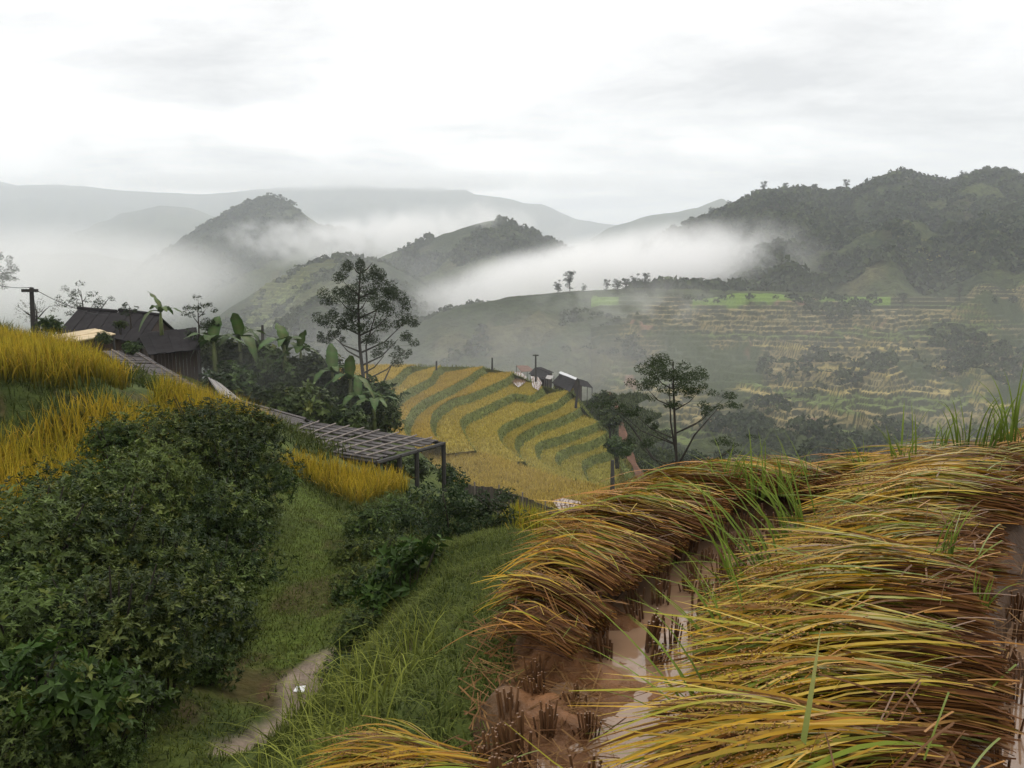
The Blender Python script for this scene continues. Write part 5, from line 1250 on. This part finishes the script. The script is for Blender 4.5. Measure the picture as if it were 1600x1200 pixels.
def mist(name, px, py, d, size, dens, label, nscale=2.2, lo=.35, hi=.7, seed=1.0, stretch=None, rot=0, soft=(1.0, .3), tilt=0):
    mx_ = max(size); st = stretch or tuple(s/mx_ for s in size)
    o = link(name, ico(name), mist_mat(name, dens, nscale, lo, hi, seed, st, soft=soft), loc=at(px, py, d), scale=size, rot=(0, tilt, rot), label=label, cat="mist", kind="stuff")
    return o
MIST = [
    # (px, py, d, (rx, ry, rz), density, label, kwargs)
    (95, 440, 600, (150, 200, 48), .012, "broad grey mist bank behind the farmhouses on the left", dict(nscale=2.0, lo=.22, hi=.62, seed=3.1)),
    (915, 436, 560, (160, 90, 33), .060, "bright white cloud lying in the valley gap at the centre", dict(nscale=5.0, lo=.36, hi=.55, seed=1.3, tilt=-.2)),
    (1090, 420, 520, (95, 60, 22), .026, "white wisps of cloud along the foot of the wooded mountain", dict(nscale=4.2, lo=.42, hi=.60, seed=4.4, tilt=-.1)),
    (640, 375, 1050, (240, 90, 48), .030, "white cloud streak between the cone hill and the central hill", dict(nscale=6.0, lo=.41, hi=.55, seed=6.2, tilt=-.06)),
    (440, 372, 1130, (110, 70, 40), .013, "torn cloud wisps on the cone hill's slope", dict(nscale=5.0, lo=.46, hi=.58, seed=8.7)),
    (755, 335, 860, (26, 26, 22), .022, "small puff of cloud rising at the top of the central hill", dict(nscale=2.2, lo=.35, hi=.6, seed=2.2)),
    (700, 470, 480, (210, 130, 55), .0032, "thin grey mist veil over the slopes in the centre", dict(nscale=5.0, lo=.42, hi=.66, seed=5.5)),
    (980, 480, 395, (60, 45, 18), .016, "thin mist drifting over the left end of the valley rim", dict(nscale=3.6, lo=.42, hi=.62, seed=9.1)),
    (640, 560, 240, (120, 70, 24), .0048, "low mist lying behind the golden terraces", dict(nscale=2.4, lo=.30, hi=.66, seed=7.4)),
    (1330, 600, 240, (170, 95, 50), .0021, "low grey mist lying in the valley on the right", dict(nscale=2.6, lo=.28, hi=.66, seed=10.6)),
    (470, 610, 42, (13, 7, 3.5), .034, "thin smoke haze drifting through the banana thicket", dict(nscale=2.2, lo=.25, hi=.7, seed=11.3)),
    (560, 283, 5300, (2700, 420, 80), .009, "pale cloud lying along the crest of the far blue range", dict(nscale=5.0, lo=.25, hi=.6, seed=15.5)),
    (40, 440, 95, (34, 16, 9), .020, "pale mist patch in front of the tree at the left edge", dict(nscale=1.6, lo=.2, hi=.6, seed=14.2)),
    (740, 735, 50, (11, 6, 2.5), .016, "thin haze between the shed and the golden terraces", dict(nscale=2.2, lo=.25, hi=.7, seed=12.8)),
]
for a in MIST: mist("mist_bank", *a[:6], **a[6])
hz = bpy.data.materials.new("haze"); hz.use_nodes = True
hn = hz.node_tree.nodes; hn.clear()
ho = hn.new("ShaderNodeOutputMaterial"); hv = hn.new("ShaderNodeVolumePrincipled")
hv.inputs['Color'].default_value = (.90, .945, 1.0, 1); hv.inputs['Density'].default_value = .00028; hv.inputs['Anisotropy'].default_value = .2
hz.node_tree.links.new(hv.outputs[0], ho.inputs['Volume'])
b = MB(); b.box((0, 4500, 60), (26000, 9400, 1180))
link("haze", b.mesh("haze"), hz, kind="stuff", label="pale blue haze filling the valley air", cat="haze")
